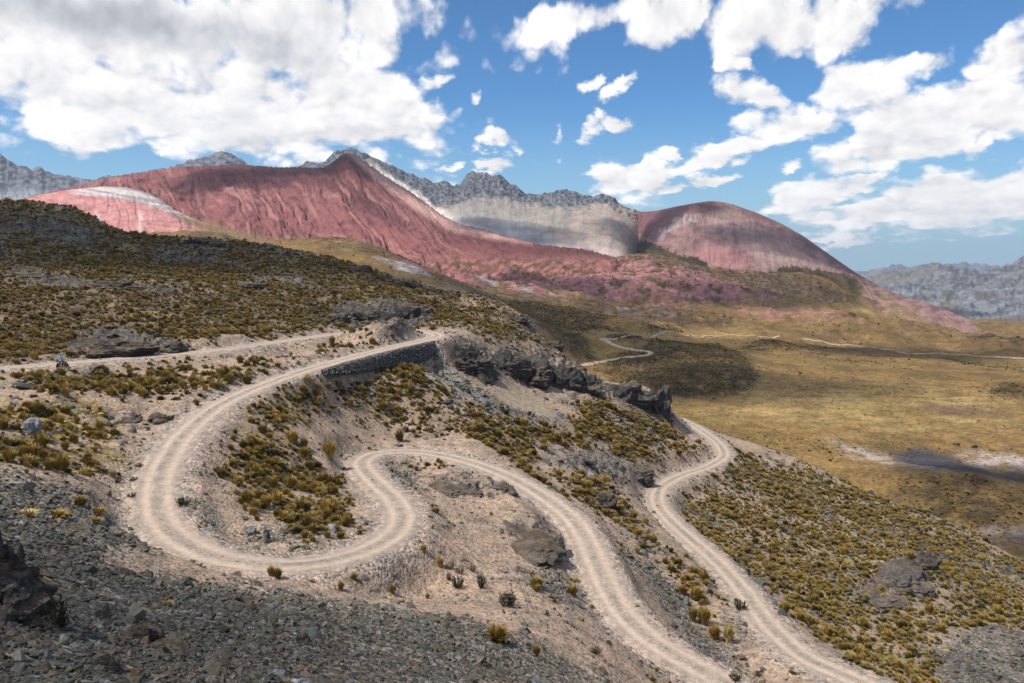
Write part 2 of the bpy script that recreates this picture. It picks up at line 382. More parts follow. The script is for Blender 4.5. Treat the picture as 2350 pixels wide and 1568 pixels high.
class Field:
    """a height field on a lattice of direction u and log-distance v"""
    def __init__(s, U, V, z, wl=9.0):
        s.U, s.V = U, V; s.UU, s.VV = np.meshgrid(U, V); r = np.exp(s.VV); s.Q = z / r
        X, Y = r * np.sin(s.UU), r * np.cos(s.UU)
        s.WU = fbm(X / wl, Y / wl, 4) + 0.8 * fbm(s.UU * 40, s.VV * 18, 3)
        s.WV = fbm(X / wl + 60, Y / wl + 20, 4) + 0.8 * fbm(s.UU * 40 + 9, s.VV * 18 + 5, 3)
    def hit(s, x, y):
        """where the line of sight of a plan point meets the ground: (u, v)"""
        U, V = s.U, s.V
        a, dy, dz = ray(x, y); u = math.atan2(a, dy); t = dz / math.hypot(a, dy)
        j = int(np.clip(np.searchsorted(U, u), 1, len(U) - 1)); f = np.clip((u - U[j - 1]) / (U[j] - U[j - 1]), 0, 1)
        c = s.Q[:, j - 1] * (1 - f) + s.Q[:, j] * f
        k = int(np.argmax(c >= t))
        if c[k] < t: k = int(np.argmax(c))          # above the crest: use the crest itself
        if k == 0: return u, V[0]
        g = (t - c[k - 1]) / (c[k] - c[k - 1] + 1e-9)
        return u, V[k - 1] + np.clip(g, 0, 1) * (V[k] - V[k - 1])
    def poly(s, P): return np.array([s.hit(x, y) for x, y in P])
    def zone(s, P, soft=0.02, wob=0.018):
        """soft mask (0..1) of a ground area outlined in plan; edges are ragged"""
        pu = s.poly(P)
        lo, hi = pu.min(0) - 0.12, pu.max(0) + 0.12
        j0, j1 = np.searchsorted(s.U, [lo[0], hi[0]]); i0, i1 = np.searchsorted(s.V, [lo[1], hi[1]])
        m = np.zeros(s.UU.shape, np.float32)
        if j1 <= j0 or i1 <= i0: return m
        u = s.UU[i0:i1, j0:j1] + s.WU[i0:i1, j0:j1] * wob * 0.6; v = s.VV[i0:i1, j0:j1] + s.WV[i0:i1, j0:j1] * wob * 2.2
        ins = np.zeros(u.shape, bool); d = np.full(u.shape, 9.0); n = len(pu)
        for k in range(n):
            (ax, ay), (bx, by) = pu[k], pu[(k + 1) % n]
            ins ^= ((ay > v) != (by > v)) & (u < (bx - ax) * (v - ay) / (by - ay + 1e-12) + ax)
            t = np.clip(((u - ax) * (bx - ax) + (v - ay) * 0.16 * (by - ay)) / ((bx - ax) ** 2 + 0.16 * (by - ay) ** 2 + 1e-12), 0, 1)
            d = np.minimum(d, np.hypot(u - ax - t * (bx - ax), 0.4 * (v - ay - t * (by - ay))))
        m[i0:i1, j0:j1] = sstep(np.where(ins, d, -d), -soft * 0.5, soft)
        return m
    def zones(s, L, **k):
        m = np.zeros(s.UU.shape, np.float32)
        for P in L: m = np.maximum(m, s.zone(P, **k))
        return m
FLD = Field(U, V, base_z)
zone, zones = FLD.zone, FLD.zones
def pp(s): return [tuple(map(float, t.split())) for t in s.split(',')]

# road distance for every ground vertex
kd = KDTree(len(road))
for i, p in enumerate(road): kd.insert((p[0], p[1], 0), i)
kd.balance()
rxy = road[:, :2]
d_road = np.full(UU.shape, 99.0); i_road = np.zeros(UU.shape, int)
near = np.zeros(UU.shape, bool)
# cheap pre-selection on a coarse raster
cell = 8.0
occ = set()
for p in rxy:
    for a in (-1, 0, 1):
        for b in (-1, 0, 1): occ.add((int(p[0] // cell) + a, int(p[1] // cell) + b))
occ = np.array([a * 100000 + b for a, b in occ]); occ.sort()
key = (np.floor(GX / cell).astype(np.int64) * 100000 + np.floor(GY / cell).astype(np.int64))
near = occ[np.clip(np.searchsorted(occ, key), 0, len(occ) - 1)] == key
for i, j in zip(*np.nonzero(near)):
    _, k, d = kd.find((GX[i, j], GY[i, j], 0)); d_road[i, j] = d; i_road[i, j] = k
# the walled stretch of the upper bend: which road samples, and how tall the wall is there
RT = np.gradient(rxy, axis=0); RT /= np.linalg.norm(RT, axis=1)[:, None]
RN = np.stack([RT[:, 1], -RT[:, 0]], -1)
rpx, rpy = proj(road)
def road_near(x, y): return int(np.argmin(np.hypot(rpx - x, rpy - y)))
WA, WB = road_near(972, 782), road_near(705, 848)
wall_h = np.zeros(len(road)); t_ = np.linspace(0, 1, WB - WA)
wall_h[WA:WB] = np.interp(t_, [0, 0.1, 0.35, 0.7, 1], [1.4, 2.9, 2.6, 1.7, 0.4])
side = (GX - rxy[i_road, 0]) * RN[i_road, 0] + (GY - rxy[i_road, 1]) * RN[i_road, 1]
on_wall = (side < 0) & (wall_h[i_road] > 0) & near
w_road = sstep(d_road + 0.5 * fbm(GX / 2.2, GY / 2.2, 2), 2.3, 6.0)
w_road = np.where(on_wall, sstep(d_road, 2.55, 3.15), w_road)
base_z = base_z - np.where(on_wall, wall_h[i_road] * np.exp(-np.maximum(d_road - 3.8, 0) / 2.6), 0)
zr = road[i_road, 2]
FLD.Q = base_z / RR
Z_ROCK = [pp(s) for s in (
    "735 722,790 692,900 688,960 698,1010 725,985 748,930 752,860 744,790 748,745 742",
    "140 795,180 758,260 750,330 762,400 778,440 798,380 814,300 822,220 826,150 816",
    "1015 800,1060 778,1130 786,1200 800,1290 806,1340 832,1390 866,1440 864,1500 884,1530 915,1546 962,1500 948,1440 932,1390 918,1330 902,1270 892,1200 892,1150 872,1110 884,1060 852",
    "1135 1195,1190 1183,1260 1192,1302 1215,1312 1262,1288 1290,1240 1275,1180 1240",
    "975 1103,1030 1083,1120 1083,1180 1105,1190 1128,1100 1150,1020 1136",
    "1335 1128,1370 1118,1432 1130,1415 1160,1370 1168", "215 955,300 938,392 935,402 965,340 980,250 978",
    "1960 1330,2040 1290,2110 1268,2165 1298,2110 1370,2040 1402,1960 1392",
    "400 552,480 541,545 556,505 572,420 572", "560 558,640 561,705 588,640 592", "800 592,880 602,950 642,995 676,900 644,830 618",
    "1060 676,1130 702,1220 745,1290 803,1240 775,1150 722", "0 605,120 626,260 650,430 656,400 680,200 668,0 642", "540 625,700 640,725 662,560 652",
    "0 505,150 500,310 560,200 565,0 545", "300 560,420 575,560 590,520 610,380 600", "1610 1275,1640 1280,1655 1320,1625 1310", "1290 1040,1420 1060,1480 1085,1430 1110,1320 1075", "2200 1230,2350 1300,2350 1360,2250 1320")]
Z_GREY = [pp(s) for s in (
    "-200 1200,60 1180,200 1190,330 1215,340 1262,250 1290,330 1312,560 1345,760 1368,900 1390,1050 1420,1230 1480,1400 1535,1470 1600,-200 1700",
    "-200 1075,60 1085,160 1105,230 1130,250 1170,330 1230,200 1215,-200 1200",
    "970 848,1000 834,1062 868,1150 920,1215 956,1294 958,1286 980,1200 974,1120 950,1050 914,985 878",
    "1400 1222,1500 1292,1580 1370,1650 1460,1720 1545,1640 1540,1560 1450,1480 1345,1420 1260",
    "2130 1475,2200 1450,2350 1432,2500 1430,2500 1600,2140 1600", "880 762,930 762,955 786,900 788", "1250 1040,1400 1020,1425 1100,1290 1082",
    "880 1060,960 1070,960 1150,900 1120", "1690 1300,1740 1350,1820 1450,1770 1445,1710 1370", "560 1195,690 1215,760 1245,640 1265,540 1240", "1180 1300,1290 1290,1330 1380,1260 1360",
    "1340 940,1540 960,1520 990,1380 965", "1980 1200,2200 1260,2330 1380,2150 1300")]
Z_MOSS = [pp(s) for s in ("60 898,240 900,262 960,292 1040,245 1095,120 1060,20 1025,0 960", "545 1062,640 1050,690 1095,650 1140,560 1115", "560 955,720 945,730 990,600 1010", "1880 1270,1960 1260,1990 1300,1900 1320", "2040 1430,2160 1440,2060 1520,1980 1500")]
Z_VEG = [(pp(s), d) for s, d in (
    ("-300 430,0 450,180 476,430 540,640 556,900 628,1100 686,1250 770,1350 850,1300 812,1200 796,1100 772,1000 748,900 742,760 752,700 764,400 798,130 822,-300 850", 0.36),
    ("30 868,130 852,240 850,420 850,540 843,620 822,668 828,600 872,500 897,380 908,230 906,90 892", 0.50),
    ("720 868,860 862,970 850,1040 912,1120 950,1200 974,1300 978,1340 908,1420 934,1540 968,1560 1000,1490 1062,1400 1042,1300 1024,1180 1062,1060 1008,930 980,800 955,700 965,620 1000,560 962,610 902", 0.62),
    ("510 1012,600 985,670 1000,710 1050,785 1085,806 1150,806 1205,790 1248,720 1250,640 1205,560 1168,500 1090", 0.40),
    ("940 1050,1010 1044,1125 1080,1060 1088,960 1076", 0.5),
    ("1640 1090,1690 1034,1760 1064,1900 1085,2040 1155,2200 1206,2350 1296,2550 1400,2500 1440,2160 1462,2120 1600,1960 1545,1860 1455,1780 1372,1680 1290,1595 1225,1560 1150", 0.46),
    ("1230 1075,1280 1090,1380 1100,1440 1150,1530 1262,1600 1300,1650 1380,1600 1385,1520 1300,1420 1212,1330 1150", 0.40),
    ("1460 1050,1540 1000,1625 1032,1540 1075", 0.35), ("1140 1040,1250 1120,1300 1150,1260 1110,1180 1060", 0.8), ("880 1110,960 1130,1010 1230,940 1260", 0.05), ("1400 1180,1560 1330,1600 1440,1540 1400,1440 1290", 0.08),
    ("0 1130,240 1170,240 1195,0 1180", 0.12), ("-100 960,60 930,240 960,280 1040,240 1090,60 1090,-100 1090", 0.22), ("780 765,950 785,760 810,700 800", 0.18), ("1100 1240,1300 1290,1400 1450,1250 1400", 0.05), ("640 1080,700 1120,640 1140", 0.1))]
m_rock = zones(Z_ROCK, soft=0.016)
m_grey = zones(Z_GREY, soft=0.03, wob=0.03)
m_moss = zones(Z_MOSS, soft=0.05, wob=0.05)
m_veg = np.zeros(UU.shape, np.float32)
m_hill = zone(Z_VEG[0][0], 0.03)
m_right = zone(Z_VEG[5][0], 0.02)
m_chute = zone(pp('1118 878,1180 884,1240 912,1285 962,1240 962,1175 928'), 0.008, 0.006)
m_fan = zone(Z_GREY[2], 0.01, 0.012)
for P, dns in Z_VEG: m_veg = np.maximum(m_veg, zone(P, 0.02) * dns)

# relief
lump = 0.75 * fbm(GX / 24, GY / 24, 3) + 0.30 * fbm(GX / 6.5, GY / 6.5, 3) + 0.10 * fbm(GX / 1.5, GY / 1.5, 2)
far_f = np.clip(RR / 60, 0.12, 1.0)
lump *= np.clip(RR / 60, 0.05, 1.0)
str_ = fbm(GX / 14 + 3, GY / 14, 2) * 2.0
crag = 1.5 * ridged(GX / 7 + 40, GY / 9 + 3, 5, 0.56) - 0.75
ledge = (base_z + crag * 1.2 + str_) / 1.1
ledge = (np.floor(ledge) + sstep(ledge - np.floor(ledge), 0.55, 1.0) - ledge) * 0.55
crag = (crag + ledge) * (0.45 + 0.55 * np.clip(RR / 150, 0, 1)) * 1.15
small = np.clip(RR / 100, 0.1, 1.0)
hill_rough = m_hill * (0.9 * ridged(GX / 13, GY / 10, 4) - 0.35)
GZ = base_z + w_road * (lump + m_rock * crag * 1.5 + hill_rough + m_grey * 0.05 * fbm(GX / 0.7, GY / 0.7, 2))
GZ = np.where(near, (zr - 0.10) * (1 - w_road) + GZ * w_road, GZ)

# ground colours (albedo, and shade between plants)
n_a = fbm(GX / 5.5, GY / 5.5, 4); n_b = fbm(GX / 1.6 + 9, GY / 1.6, 3); n_c = fbm(GX / 17 + 5, GY / 17, 3)
C = lambda *c: np.array(c, np.float32)
sand = lerp(C(0.385, 0.272, 0.188), C(0.27, 0.20, 0.143), sstep(n_a + 0.4 * n_b, -0.3, 0.45))
sand = lerp(sand, C(0.44, 0.29, 0.20), sstep(n_c, 0.1, 0.6) * 0.6)
grey = lerp(C(0.155, 0.145, 0.12), C(0.085, 0.082, 0.07), sstep(n_b + 0.5 * n_a, -0.4, 0.5))
rockc = lerp(C(0.135, 0.122, 0.108), C(0.04, 0.037, 0.034), sstep(ridged(GX / 3.5, GY / 4.5, 4), 0.25, 0.8))
soil = lerp(C(0.125, 0.085, 0.046), C(0.066, 0.048, 0.03), sstep(n_a, -0.3, 0.4))
moss = lerp(C(0.36, 0.235, 0.045), C(0.16, 0.105, 0.04), sstep(n_b + n_a * 0.6, -0.2, 0.35))
col = sand
col = lerp(col, C(0.27, 0.225, 0.175), m_right * sstep(n_a, -0.4, 0.3) * 0.8)
col = lerp(col, soil, np.clip(m_hill * (0.95 + 0.6 * n_a), 0, 1))
col = lerp(col, C(0.27, 0.185, 0.075), m_hill * sstep(n_c + 0.5 * n_a, 0.2, 0.5) * 0.7)
col = lerp(col, lerp(C(0.23, 0.165, 0.105), C(0.15, 0.11, 0.065), sstep(n_a, -0.3, 0.3)), np.clip(m_veg * 1.2, 0, 1) * 0.75 * (1 - m_hill))  # sand browned to put the shade between tussocks into the ground colour
col = lerp(col, grey, np.clip(m_grey * (0.92 + 0.5 * n_c), 0, 1))
col = lerp(col, moss, m_moss * sstep(n_a + 0.7 * n_b, -0.3, 0.1))
col = lerp(col, C(0.33, 0.26, 0.175), m_chute)
col = lerp(col, lerp(C(0.25, 0.238, 0.208), C(0.15, 0.145, 0.132), sstep(n_b, -0.3, 0.3)), m_fan)
rub = sstep(fbm(GX / 8 + 30, GY / 8, 4) + 0.14 * m_right, 0.18, 0.40) * (0.55 + 0.3 * m_right) * (1 - m_grey)
col = lerp(col, grey, rub)
rk = np.clip(m_rock * 1.2 + m_hill * sstep(ridged(GX / 13, GY / 10, 4), 0.62, 0.8) * 0.8, 0, 1)
# grass and grit hold on the flat shelves of the rock
gz_v, gz_u = np.gradient(GZ)
slope = np.hypot(gz_v / (RR * np.gradient(V)[:, None]), gz_u / (RR * np.gradient(U)[None, :]))
rk_s = rk * np.maximum(0.25 + 0.75 * sstep(slope + 0.5 * n_b, 0.28, 0.6), 0.9 * m_rock * m_hill)
col = lerp(col, rockc, rk_s)
shoulder = lerp(C(0.40, 0.305, 0.235), C(0.27, 0.225, 0.185), sstep(n_b, -0.3, 0.3))
sh = 1 - sstep(d_road + 1.2 * n_a, 2.0, 5.2)
col = lerp(col, shoulder, sh)
pebble = np.clip(0.45 + 0.75 * m_grey + 0.4 * rub + 0.3 * sh, 0, 1)
veg = (1 - m_chute) * (1 - m_fan) * m_veg * (0.68 + 0.7 * sstep(fbm(GX / 11 + 70, GY / 11, 3), -0.35, 0.3)) * (1 - 0.75 * rk_s) * (1 - 0.85 * m_rock * m_hill) * sstep(d_road, 2.6, 4.2) * (1 - 0.8 * np.clip(m_grey, 0, 1) * (m_right < 0.5))

def ground_material():
    m, nt, b = new_mat('stony_ground', 0.96)
    at = nt.new('ShaderNodeAttribute', attribute_name='Col')
    pb = nt.new('ShaderNodeAttribute', attribute_name='pebble').outputs['Fac']
    tc = nt.new('ShaderNodeTexCoord').outputs['Object']
    g1 = nt.noise(tc, 0.9, 6, 0.62); g2 = nt.noise(tc, 6.0, 5, 0.65)
    vc = nt.voronoi(tc, 3.2, out='Color'); vd = nt.voronoi(tc, 3.2)
    vc2 = nt.voronoi(tc, 1.3, out='Color')
    sv = nt.new('ShaderNodeSeparateColor'); nt.put(sv.inputs[0], vc)
    sv2 = nt.new('ShaderNodeSeparateColor'); nt.put(sv2.inputs[0], vc2)
    f = nt.math('ADD', nt.smooth(g1, 0.3, 0.7, 0.76, 1.22), nt.smooth(g2, 0.3, 0.7, -0.30, 0.30))
    pe = nt.math('MULTIPLY', nt.math('ADD', nt.math('MULTIPLY', nt.math('SUBTRACT', sv.outputs[0], 0.5), 1.2), nt.math('MULTIPLY', nt.math('SUBTRACT', sv2.outputs[0], 0.5), 0.4)), pb)
    f = nt.math('ADD', f, pe)
    c = nt.vmath('SCALE', at.outputs['Color'], scale=f)
    # odd stones of another colour
    odd = nt.math('MULTIPLY', nt.smooth(sv.outputs[1], 0.86, 0.9), nt.math('MULTIPLY', pb, 0.7))
    c = nt.mix(odd, c, (0.30, 0.22, 0.15, 1))
    odd2 = nt.math('MULTIPLY', nt.smooth(sv.outputs[2], 0.9, 0.93), nt.math('MULTIPLY', pb, 0.8))
    c = nt.mix(odd2, c, (0.36, 0.36, 0.35, 1))
    nt.put(b.inputs['Base Color'], c)
    h = nt.math('ADD', nt.math('MULTIPLY', g2, 0.10), nt.math('MULTIPLY', nt.math('MULTIPLY', vd, -0.28), pb))
    h = nt.math('ADD', h, nt.math('MULTIPLY', g1, 0.35))
    bp = nt.new('ShaderNodeBump'); bp.inputs['Strength'].default_value = 0.9; bp.inputs['Distance'].default_value = 1.0
    nt.put(bp.inputs['Height'], h); nt.l.new(bp.outputs[0], b.inputs['Normal'])
    return m
M_GROUND = ground_material()
gverts = np.stack([GX, GY, GZ], -1).reshape(-1, 3)
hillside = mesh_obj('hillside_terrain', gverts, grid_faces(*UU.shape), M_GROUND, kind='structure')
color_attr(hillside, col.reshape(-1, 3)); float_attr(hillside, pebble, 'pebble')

# what can be seen from the viewpoint (for choosing which plants and stones to build singly)
QF = GZ / RR
FLD.Q = QF
HMAX = np.maximum.accumulate(QF, axis=0)
VIS = QF >= HMAX - 0.004
def ground_z(X, Y):
    u = np.arctan2(X, Y); v = 0.5 * np.log(np.maximum(np.asarray(X) ** 2 + np.asarray(Y) ** 2, 1.97))
    j = np.clip(np.searchsorted(U, u), 1, len(U) - 1); i = np.clip(np.searchsorted(V, v), 1, len(V) - 1)
    fu = np.clip((u - U[j - 1]) / (U[j] - U[j - 1]), 0, 1); fv = np.clip((v - V[i - 1]) / (V[i] - V[i - 1]), 0, 1)
    return (GZ[i - 1, j - 1] * (1 - fu) + GZ[i - 1, j] * fu) * (1 - fv) + (GZ[i, j - 1] * (1 - fu) + GZ[i, j] * fu) * fv
def at_ground(x, y):
    """place of a plan point on the hillside"""
    u, v = FLD.hit(x, y); r = math.exp(v); X, Y = r * math.sin(u), r * math.cos(u)
    return Vector((X, Y, float(ground_z(X, Y))))

# ------------------------------------------------------------------ the dirt road
def ribbon(name, path, half, mat, lift, crown=0.0, ruts=True, **props):
    T = np.gradient(path[:, :2], axis=0); T /= np.linalg.norm(T, axis=1)[:, None] + 1e-9
    N = np.stack([T[:, 1], -T[:, 0]], -1)
    L = np.linspace(-1, 1, 23)
    off = L[None, :] * half
    s = np.arange(len(path))[:, None] * 0.4
    wob = 0.42 * fbm(s / 3.1 + L[None, :] * 0, np.where(L > 0, 7.0, 1.0)[None, :] + 0 * s, 3) * np.abs(L) ** 3
    o = off * (1 + wob)
    vx = path[:, None, 0] + N[:, None, 0] * o; vy = path[:, None, 1] + N[:, None, 1] * o
    vz = path[:, None, 2] + lift - 0.16 * np.abs(L[None, :]) ** 8
    if ruts:
        dr = np.minimum(np.abs(o - 1.05), np.abs(o + 1.05))
        vz = vz - 0.09 * np.exp(-(dr / 0.42) ** 2) + 0.03 * fbm(vx / 0.8, vy / 0.8, 2)
    v = np.stack([vx, vy, vz], -1)
    ob = mesh_obj(name, v.reshape(-1, 3), grid_faces(len(path), len(L)), mat, **props)
    return ob, o, s, vx, vy
def road_material():
    m, nt, b = new_mat('dirt_road_surface', 0.95)
    at = nt.new('ShaderNodeAttribute', attribute_name='Col')
    tc = nt.new('ShaderNodeTexCoord').outputs['Object']
    g1 = nt.noise(tc, 1.3, 5, 0.6); g2 = nt.noise(tc, 9.0, 4, 0.7); vc = nt.voronoi(tc, 5.0, out='Color')
    sv = nt.new('ShaderNodeSeparateColor'); nt.put(sv.inputs[0], vc)
    pb = nt.new('ShaderNodeAttribute', attribute_name='pebble').outputs['Fac']
    f = nt.math('ADD', nt.smooth(g1, 0.3, 0.7, 0.88, 1.1), nt.smooth(g2, 0.3, 0.7, -0.1, 0.1))
    f = nt.math('ADD', f, nt.math('MULTIPLY', nt.math('SUBTRACT', sv.outputs[0], 0.5), nt.math('MULTIPLY', pb, 0.55)))
    nt.put(b.inputs['Base Color'], nt.vmath('SCALE', at.outputs['Color'], scale=f))
    bp = nt.new('ShaderNodeBump'); bp.inputs['Strength'].default_value = 0.6; bp.inputs['Distance'].default_value = 1.0
    nt.put(bp.inputs['Height'], nt.math('ADD', nt.math('MULTIPLY', g2, 0.05), nt.math('MULTIPLY', g1, 0.06))); nt.l.new(bp.outputs[0], b.inputs['Normal'])
    return m
M_ROAD = road_material()
rp = road[5:-5]
dirt_road, o_, s_, vx_, vy_ = ribbon('dirt_road', rp, 2.45, M_ROAD, 0.05, kind='structure')
nr = fbm(vx_ / 2.5, vy_ / 2.5, 3); wander = 0.22 * fbm(s_ / 14, s_ * 0 + 3, 2)
trk = np.maximum(np.exp(-np.abs((o_ + wander - 0.98) / 0.50) ** 2.4), np.exp(-np.abs((o_ + wander + 0.98) / 0.50) ** 2.4)) * (0.8 + 0.35 * sstep(nr, -0.5, 0.4))
rc_ = lerp(C(0.335, 0.268, 0.208), C(0.25, 0.208, 0.168), sstep(nr, -0.3, 0.4))
rc_ = lerp(rc_, C(0.47, 0.362, 0.275), np.clip(trk, 0, 1))
edge = sstep(np.abs(o_) + 0.75 * nr + 0.5 * fbm(s_ / 9, o_ * 0 + np.sign(o_) * 3, 2), 1.35, 2.2)
rc_ = lerp(rc_, lerp(C(0.40, 0.305, 0.235), C(0.27, 0.225, 0.185), sstep(fbm(vx_ / 1.6 + 9, vy_ / 1.6, 3), -0.3, 0.3)), edge)
color_attr(dirt_road, rc_.reshape(-1, 3)); float_attr(dirt_road, np.clip(1 - trk, 0.15, 1), 'pebble')
print('hillside', round(time.time() - T0, 1))
# ================================================================== VALLEY FLOOR AND FOOTHILLS
H = """700 556 760; 830 556 740; 900 583 700; 1000 640 620; 1100 682 590; 1180 712 600; 1250 742 630; 1300 765 600; 1400 742 800; 1400 690 960; 1400 630 1150; 1400 608 1380; 1250 632 1200; 1200 660 950; 1100 645 960
1100 655 820; 1000 655 800; 850 585 640; 700 600 600; 500 590 640; 500 540 1000; 300 560 900; 650 590 1050; 800 600 1080; 950 645 900; 1600 705 950; 1600 655 1200; 1620 620 1420; 1500 585 1450; 1750 640 1420; 1850 640 1430; 1900 700 1010; 1900 700 1250; 1960 690 1420
2080 740 1300; 2100 745 1080; 2180 770 1080; 2250 775 900; 2320 790 1000; 2450 800 1000; 2350 780 860
2000 900 460; 2300 1000 356; 2100 1040 328; 2350 1080 298; 1700 850 520; 1500 800 600; 1450 840 540; 2000 755 885; 1750 730 900; 2300 810 770; 2150 790 830; 1950 730 930; 1850 950 402; 1700 960 395; 1650 900 455; 2350 900 470; 2000 1000 350; 1900 1060 310; 2350 1220 240
1560 860 505; 1350 830 560; 1300 850 520; 1300 800 560; 2150 1180 262; 2600 1300 214; 2600 900 480; 2600 800 800; -200 600 640; 0 560 800; 200 580 700; -300 540 1100; 2700 770 1100"""
hp = np.array([atY(*map(float, t.split())) for t in H.replace('\n', ';').split(';')])
extra = [(X, 1500, -110) for X in (500, 650, 800)] + [(X, Y, z) for X, Y, z in ((-60, 150, -85), (0, 160, -88), (60, 150, -88), (120, 130, -88), (-150, 200, -60), (-300, 250, -30), (300, 150, -88), (0, 260, -80), (-100, 320, -50), (150, 220, -84), (1200, 1500, -160), (1500, 2600, -320), (1700, 1700, -330))] + [(X, Y, z - max(0, X - 250) * 0.22) for X in (-1200, -800, -400, 0, 300, 600, 900) for Y, z in ((1850, -60), (2600, -140))]
hp = np.vstack([hp, extra])
hu, hv = to_uv(hp)
_t2 = TPS(np.stack([hu, hv], -1), hp[:, 2] / np.exp(hv), 1e-4)
U2 = np.unique(np.r_[np.linspace(-1.15, -0.61, 30), np.linspace(-0.61, 0.61, 760), np.linspace(0.61, 1.15, 30)])
V2 = np.linspace(math.log(125), math.log(2600), 430)
c2U, c2V = np.linspace(-1.15, 1.15, 161), np.linspace(math.log(125), math.log(2600), 130)
Qc2 = _t2(*np.meshgrid(c2U, c2V))
UU2, VV2 = np.meshgrid(U2, V2); R2 = np.exp(VV2); X2, Y2 = R2 * np.sin(UU2), R2 * np.cos(UU2)
z2 = bicubic(Qc2, c2U, c2V, UU2, VV2) * R2
def knoll(x, y, Y, h, rx, ry):
    global z2
    p = atY(x, y, Y); z2 += h * np.exp(-(((X2 - p[0]) / rx) ** 2 + ((Y2 - p[1]) / ry) ** 2) ** 1.3)
for k in ((1780, 800, 690, 8.5, 24, 30), (1540, 800, 600, 5, 45, 40), (1600, 850, 520, 5, 42, 40), (1480, 765, 730, 5, 35, 30), (1950, 745, 860, 13, 45, 60), (1520, 752, 800, 6, 26, 30), (2190, 1160, 270, 9, 26, 30), (2350, 905, 470, 6, 28, 30),
          (2345, 800, 760, 12, 45, 60), (1400, 730, 760, 8, 60, 60), (1680, 765, 780, 3, 40, 30), (1330, 820, 560, 4, 40, 40), (1420, 790, 620, 3, 25, 25), (2040, 770, 800, 3, 30, 30), (1470, 660, 1050, 12, 90, 60), (1650, 680, 1080, 9, 90, 60), (1280, 640, 900, 9, 70, 60)): knoll(*k)
steep = sstep(R2, 620, 1000)
z2 += 0.6 * fbm(X2 / 6, Y2 / 6, 2) + (1.0 + 5 * steep) * fbm(X2 / 70, Y2 / 70, 4) + 0.9 * fbm(X2 / 17, Y2 / 17, 3) * (0.5 + steep) + steep * (6 * (ridged(X2 / 60 + 7, Y2 / 90, 4) - 0.5) + 4.5 * (ridged(X2 / 30 + 13, Y2 / 44 + 5, 4) - 0.5))
F2 = Field(U2, V2, z2, 45.0)
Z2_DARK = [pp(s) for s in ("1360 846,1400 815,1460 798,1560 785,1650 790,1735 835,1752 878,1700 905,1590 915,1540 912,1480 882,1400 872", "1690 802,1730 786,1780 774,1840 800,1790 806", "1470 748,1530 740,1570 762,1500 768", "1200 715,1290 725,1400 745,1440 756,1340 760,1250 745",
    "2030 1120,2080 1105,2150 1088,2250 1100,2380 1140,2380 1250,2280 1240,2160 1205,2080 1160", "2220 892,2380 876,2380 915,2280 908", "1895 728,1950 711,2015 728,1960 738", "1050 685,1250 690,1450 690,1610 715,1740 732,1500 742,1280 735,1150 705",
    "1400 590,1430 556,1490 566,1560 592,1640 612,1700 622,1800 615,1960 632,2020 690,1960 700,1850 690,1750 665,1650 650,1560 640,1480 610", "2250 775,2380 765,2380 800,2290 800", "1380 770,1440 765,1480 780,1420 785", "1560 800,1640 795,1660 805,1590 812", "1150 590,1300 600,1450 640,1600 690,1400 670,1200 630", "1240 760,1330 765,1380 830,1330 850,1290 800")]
Z2_PINK = [pp(s) for s in ("1180 590,1420 585,1560 610,1700 650,1800 690,1650 705,1450 690,1250 680,1120 660", "900 590,1100 575,1250 565,1420 590,1560 630,1720 670,1680 690,1500 660,1380 660,1200 640,1060 645", "1450 620,1620 640,1730 680,1640 690,1480 660", "2000 670,2100 700,2290 765,2180 760,2060 720,1990 700", "1650 700,1900 705,2000 740,1860 735,1700 720", "250 520,600 570,620 590,300 590")]
Z2_STRAW_SUN = [pp(s) for s in ("1600 690,1800 690,2000 705,2080 735,1980 750,1850 735,1700 725", "1230 725,1400 745,1700 745,1760 770,1500 780,1380 770,1260 745", "1740 850,2350 880,2350 1020,1900 1000,1700 970,1600 940,1640 910", "640 556,830 550,900 570,800 575")]
Z2_SALT = [pp(s) for s in ("2185 1042,2260 1035,2370 1045,2370 1090,2290 1078,2220 1066", "1890 1005,1960 1020,2080 1052,2180 1082,2160 1092,2040 1070,1930 1040", "2220 1225,2370 1215,2370 1250,2300 1245", "1480 1000,1500 1002")]
Z2_MUD = [pp(s) for s in ("2030 1036,2090 1024,2190 1040,2220 1062,2280 1080,2370 1090,2370 1112,2260 1098,2140 1080,2060 1058", "2280 1228,2370 1218,2370 1262,2320 1252")]
Z2_RUST = [pp(s) for s in ("2120 925,2300 935,2330 955,2200 958,2090 940", "2200 1078,2370 1090,2370 1104,2260 1094")]
d_dark = F2.zones(Z2_DARK, soft=0.012, wob=0.012); d_pink = F2.zones(Z2_PINK, soft=0.03, wob=0.02); d_straw_sun = F2.zones(Z2_STRAW_SUN, soft=0.04, wob=0.03)
d_salt = F2.zones(Z2_SALT, soft=0.012, wob=0.010); d_mud = F2.zones(Z2_MUD, soft=0.012, wob=0.008); d_rust = F2.zones(Z2_RUST, soft=0.012, wob=0.01)
a2 = fbm(X2 / 38, Y2 / 38, 5); b2 = fbm(X2 / 9, Y2 / 9, 4); c2 = ridged(X2 / 55 + 7, Y2 / 80, 5)
col2 = lerp(C(0.255, 0.156, 0.055), C(0.16, 0.097, 0.036), sstep(a2 + 0.3 * b2, -0.3, 0.4))
col2 = lerp(col2, C(0.20, 0.15, 0.045), sstep(fbm(X2 / 90 + 4, Y2 / 90, 4), 0.05, 0.4) * 0.55)
col2 = lerp(col2, C(0.40, 0.275, 0.105), d_straw_sun * sstep(a2, -0.4, 0.3) * 0.8)  # straw grass; sunlight on the far strip is put into its colour
col2 = lerp(col2, C(0.055, 0.037, 0.018), np.clip(d_dark * (0.85 + 1.2 * b2 + 0.5 * a2), 0, 1))
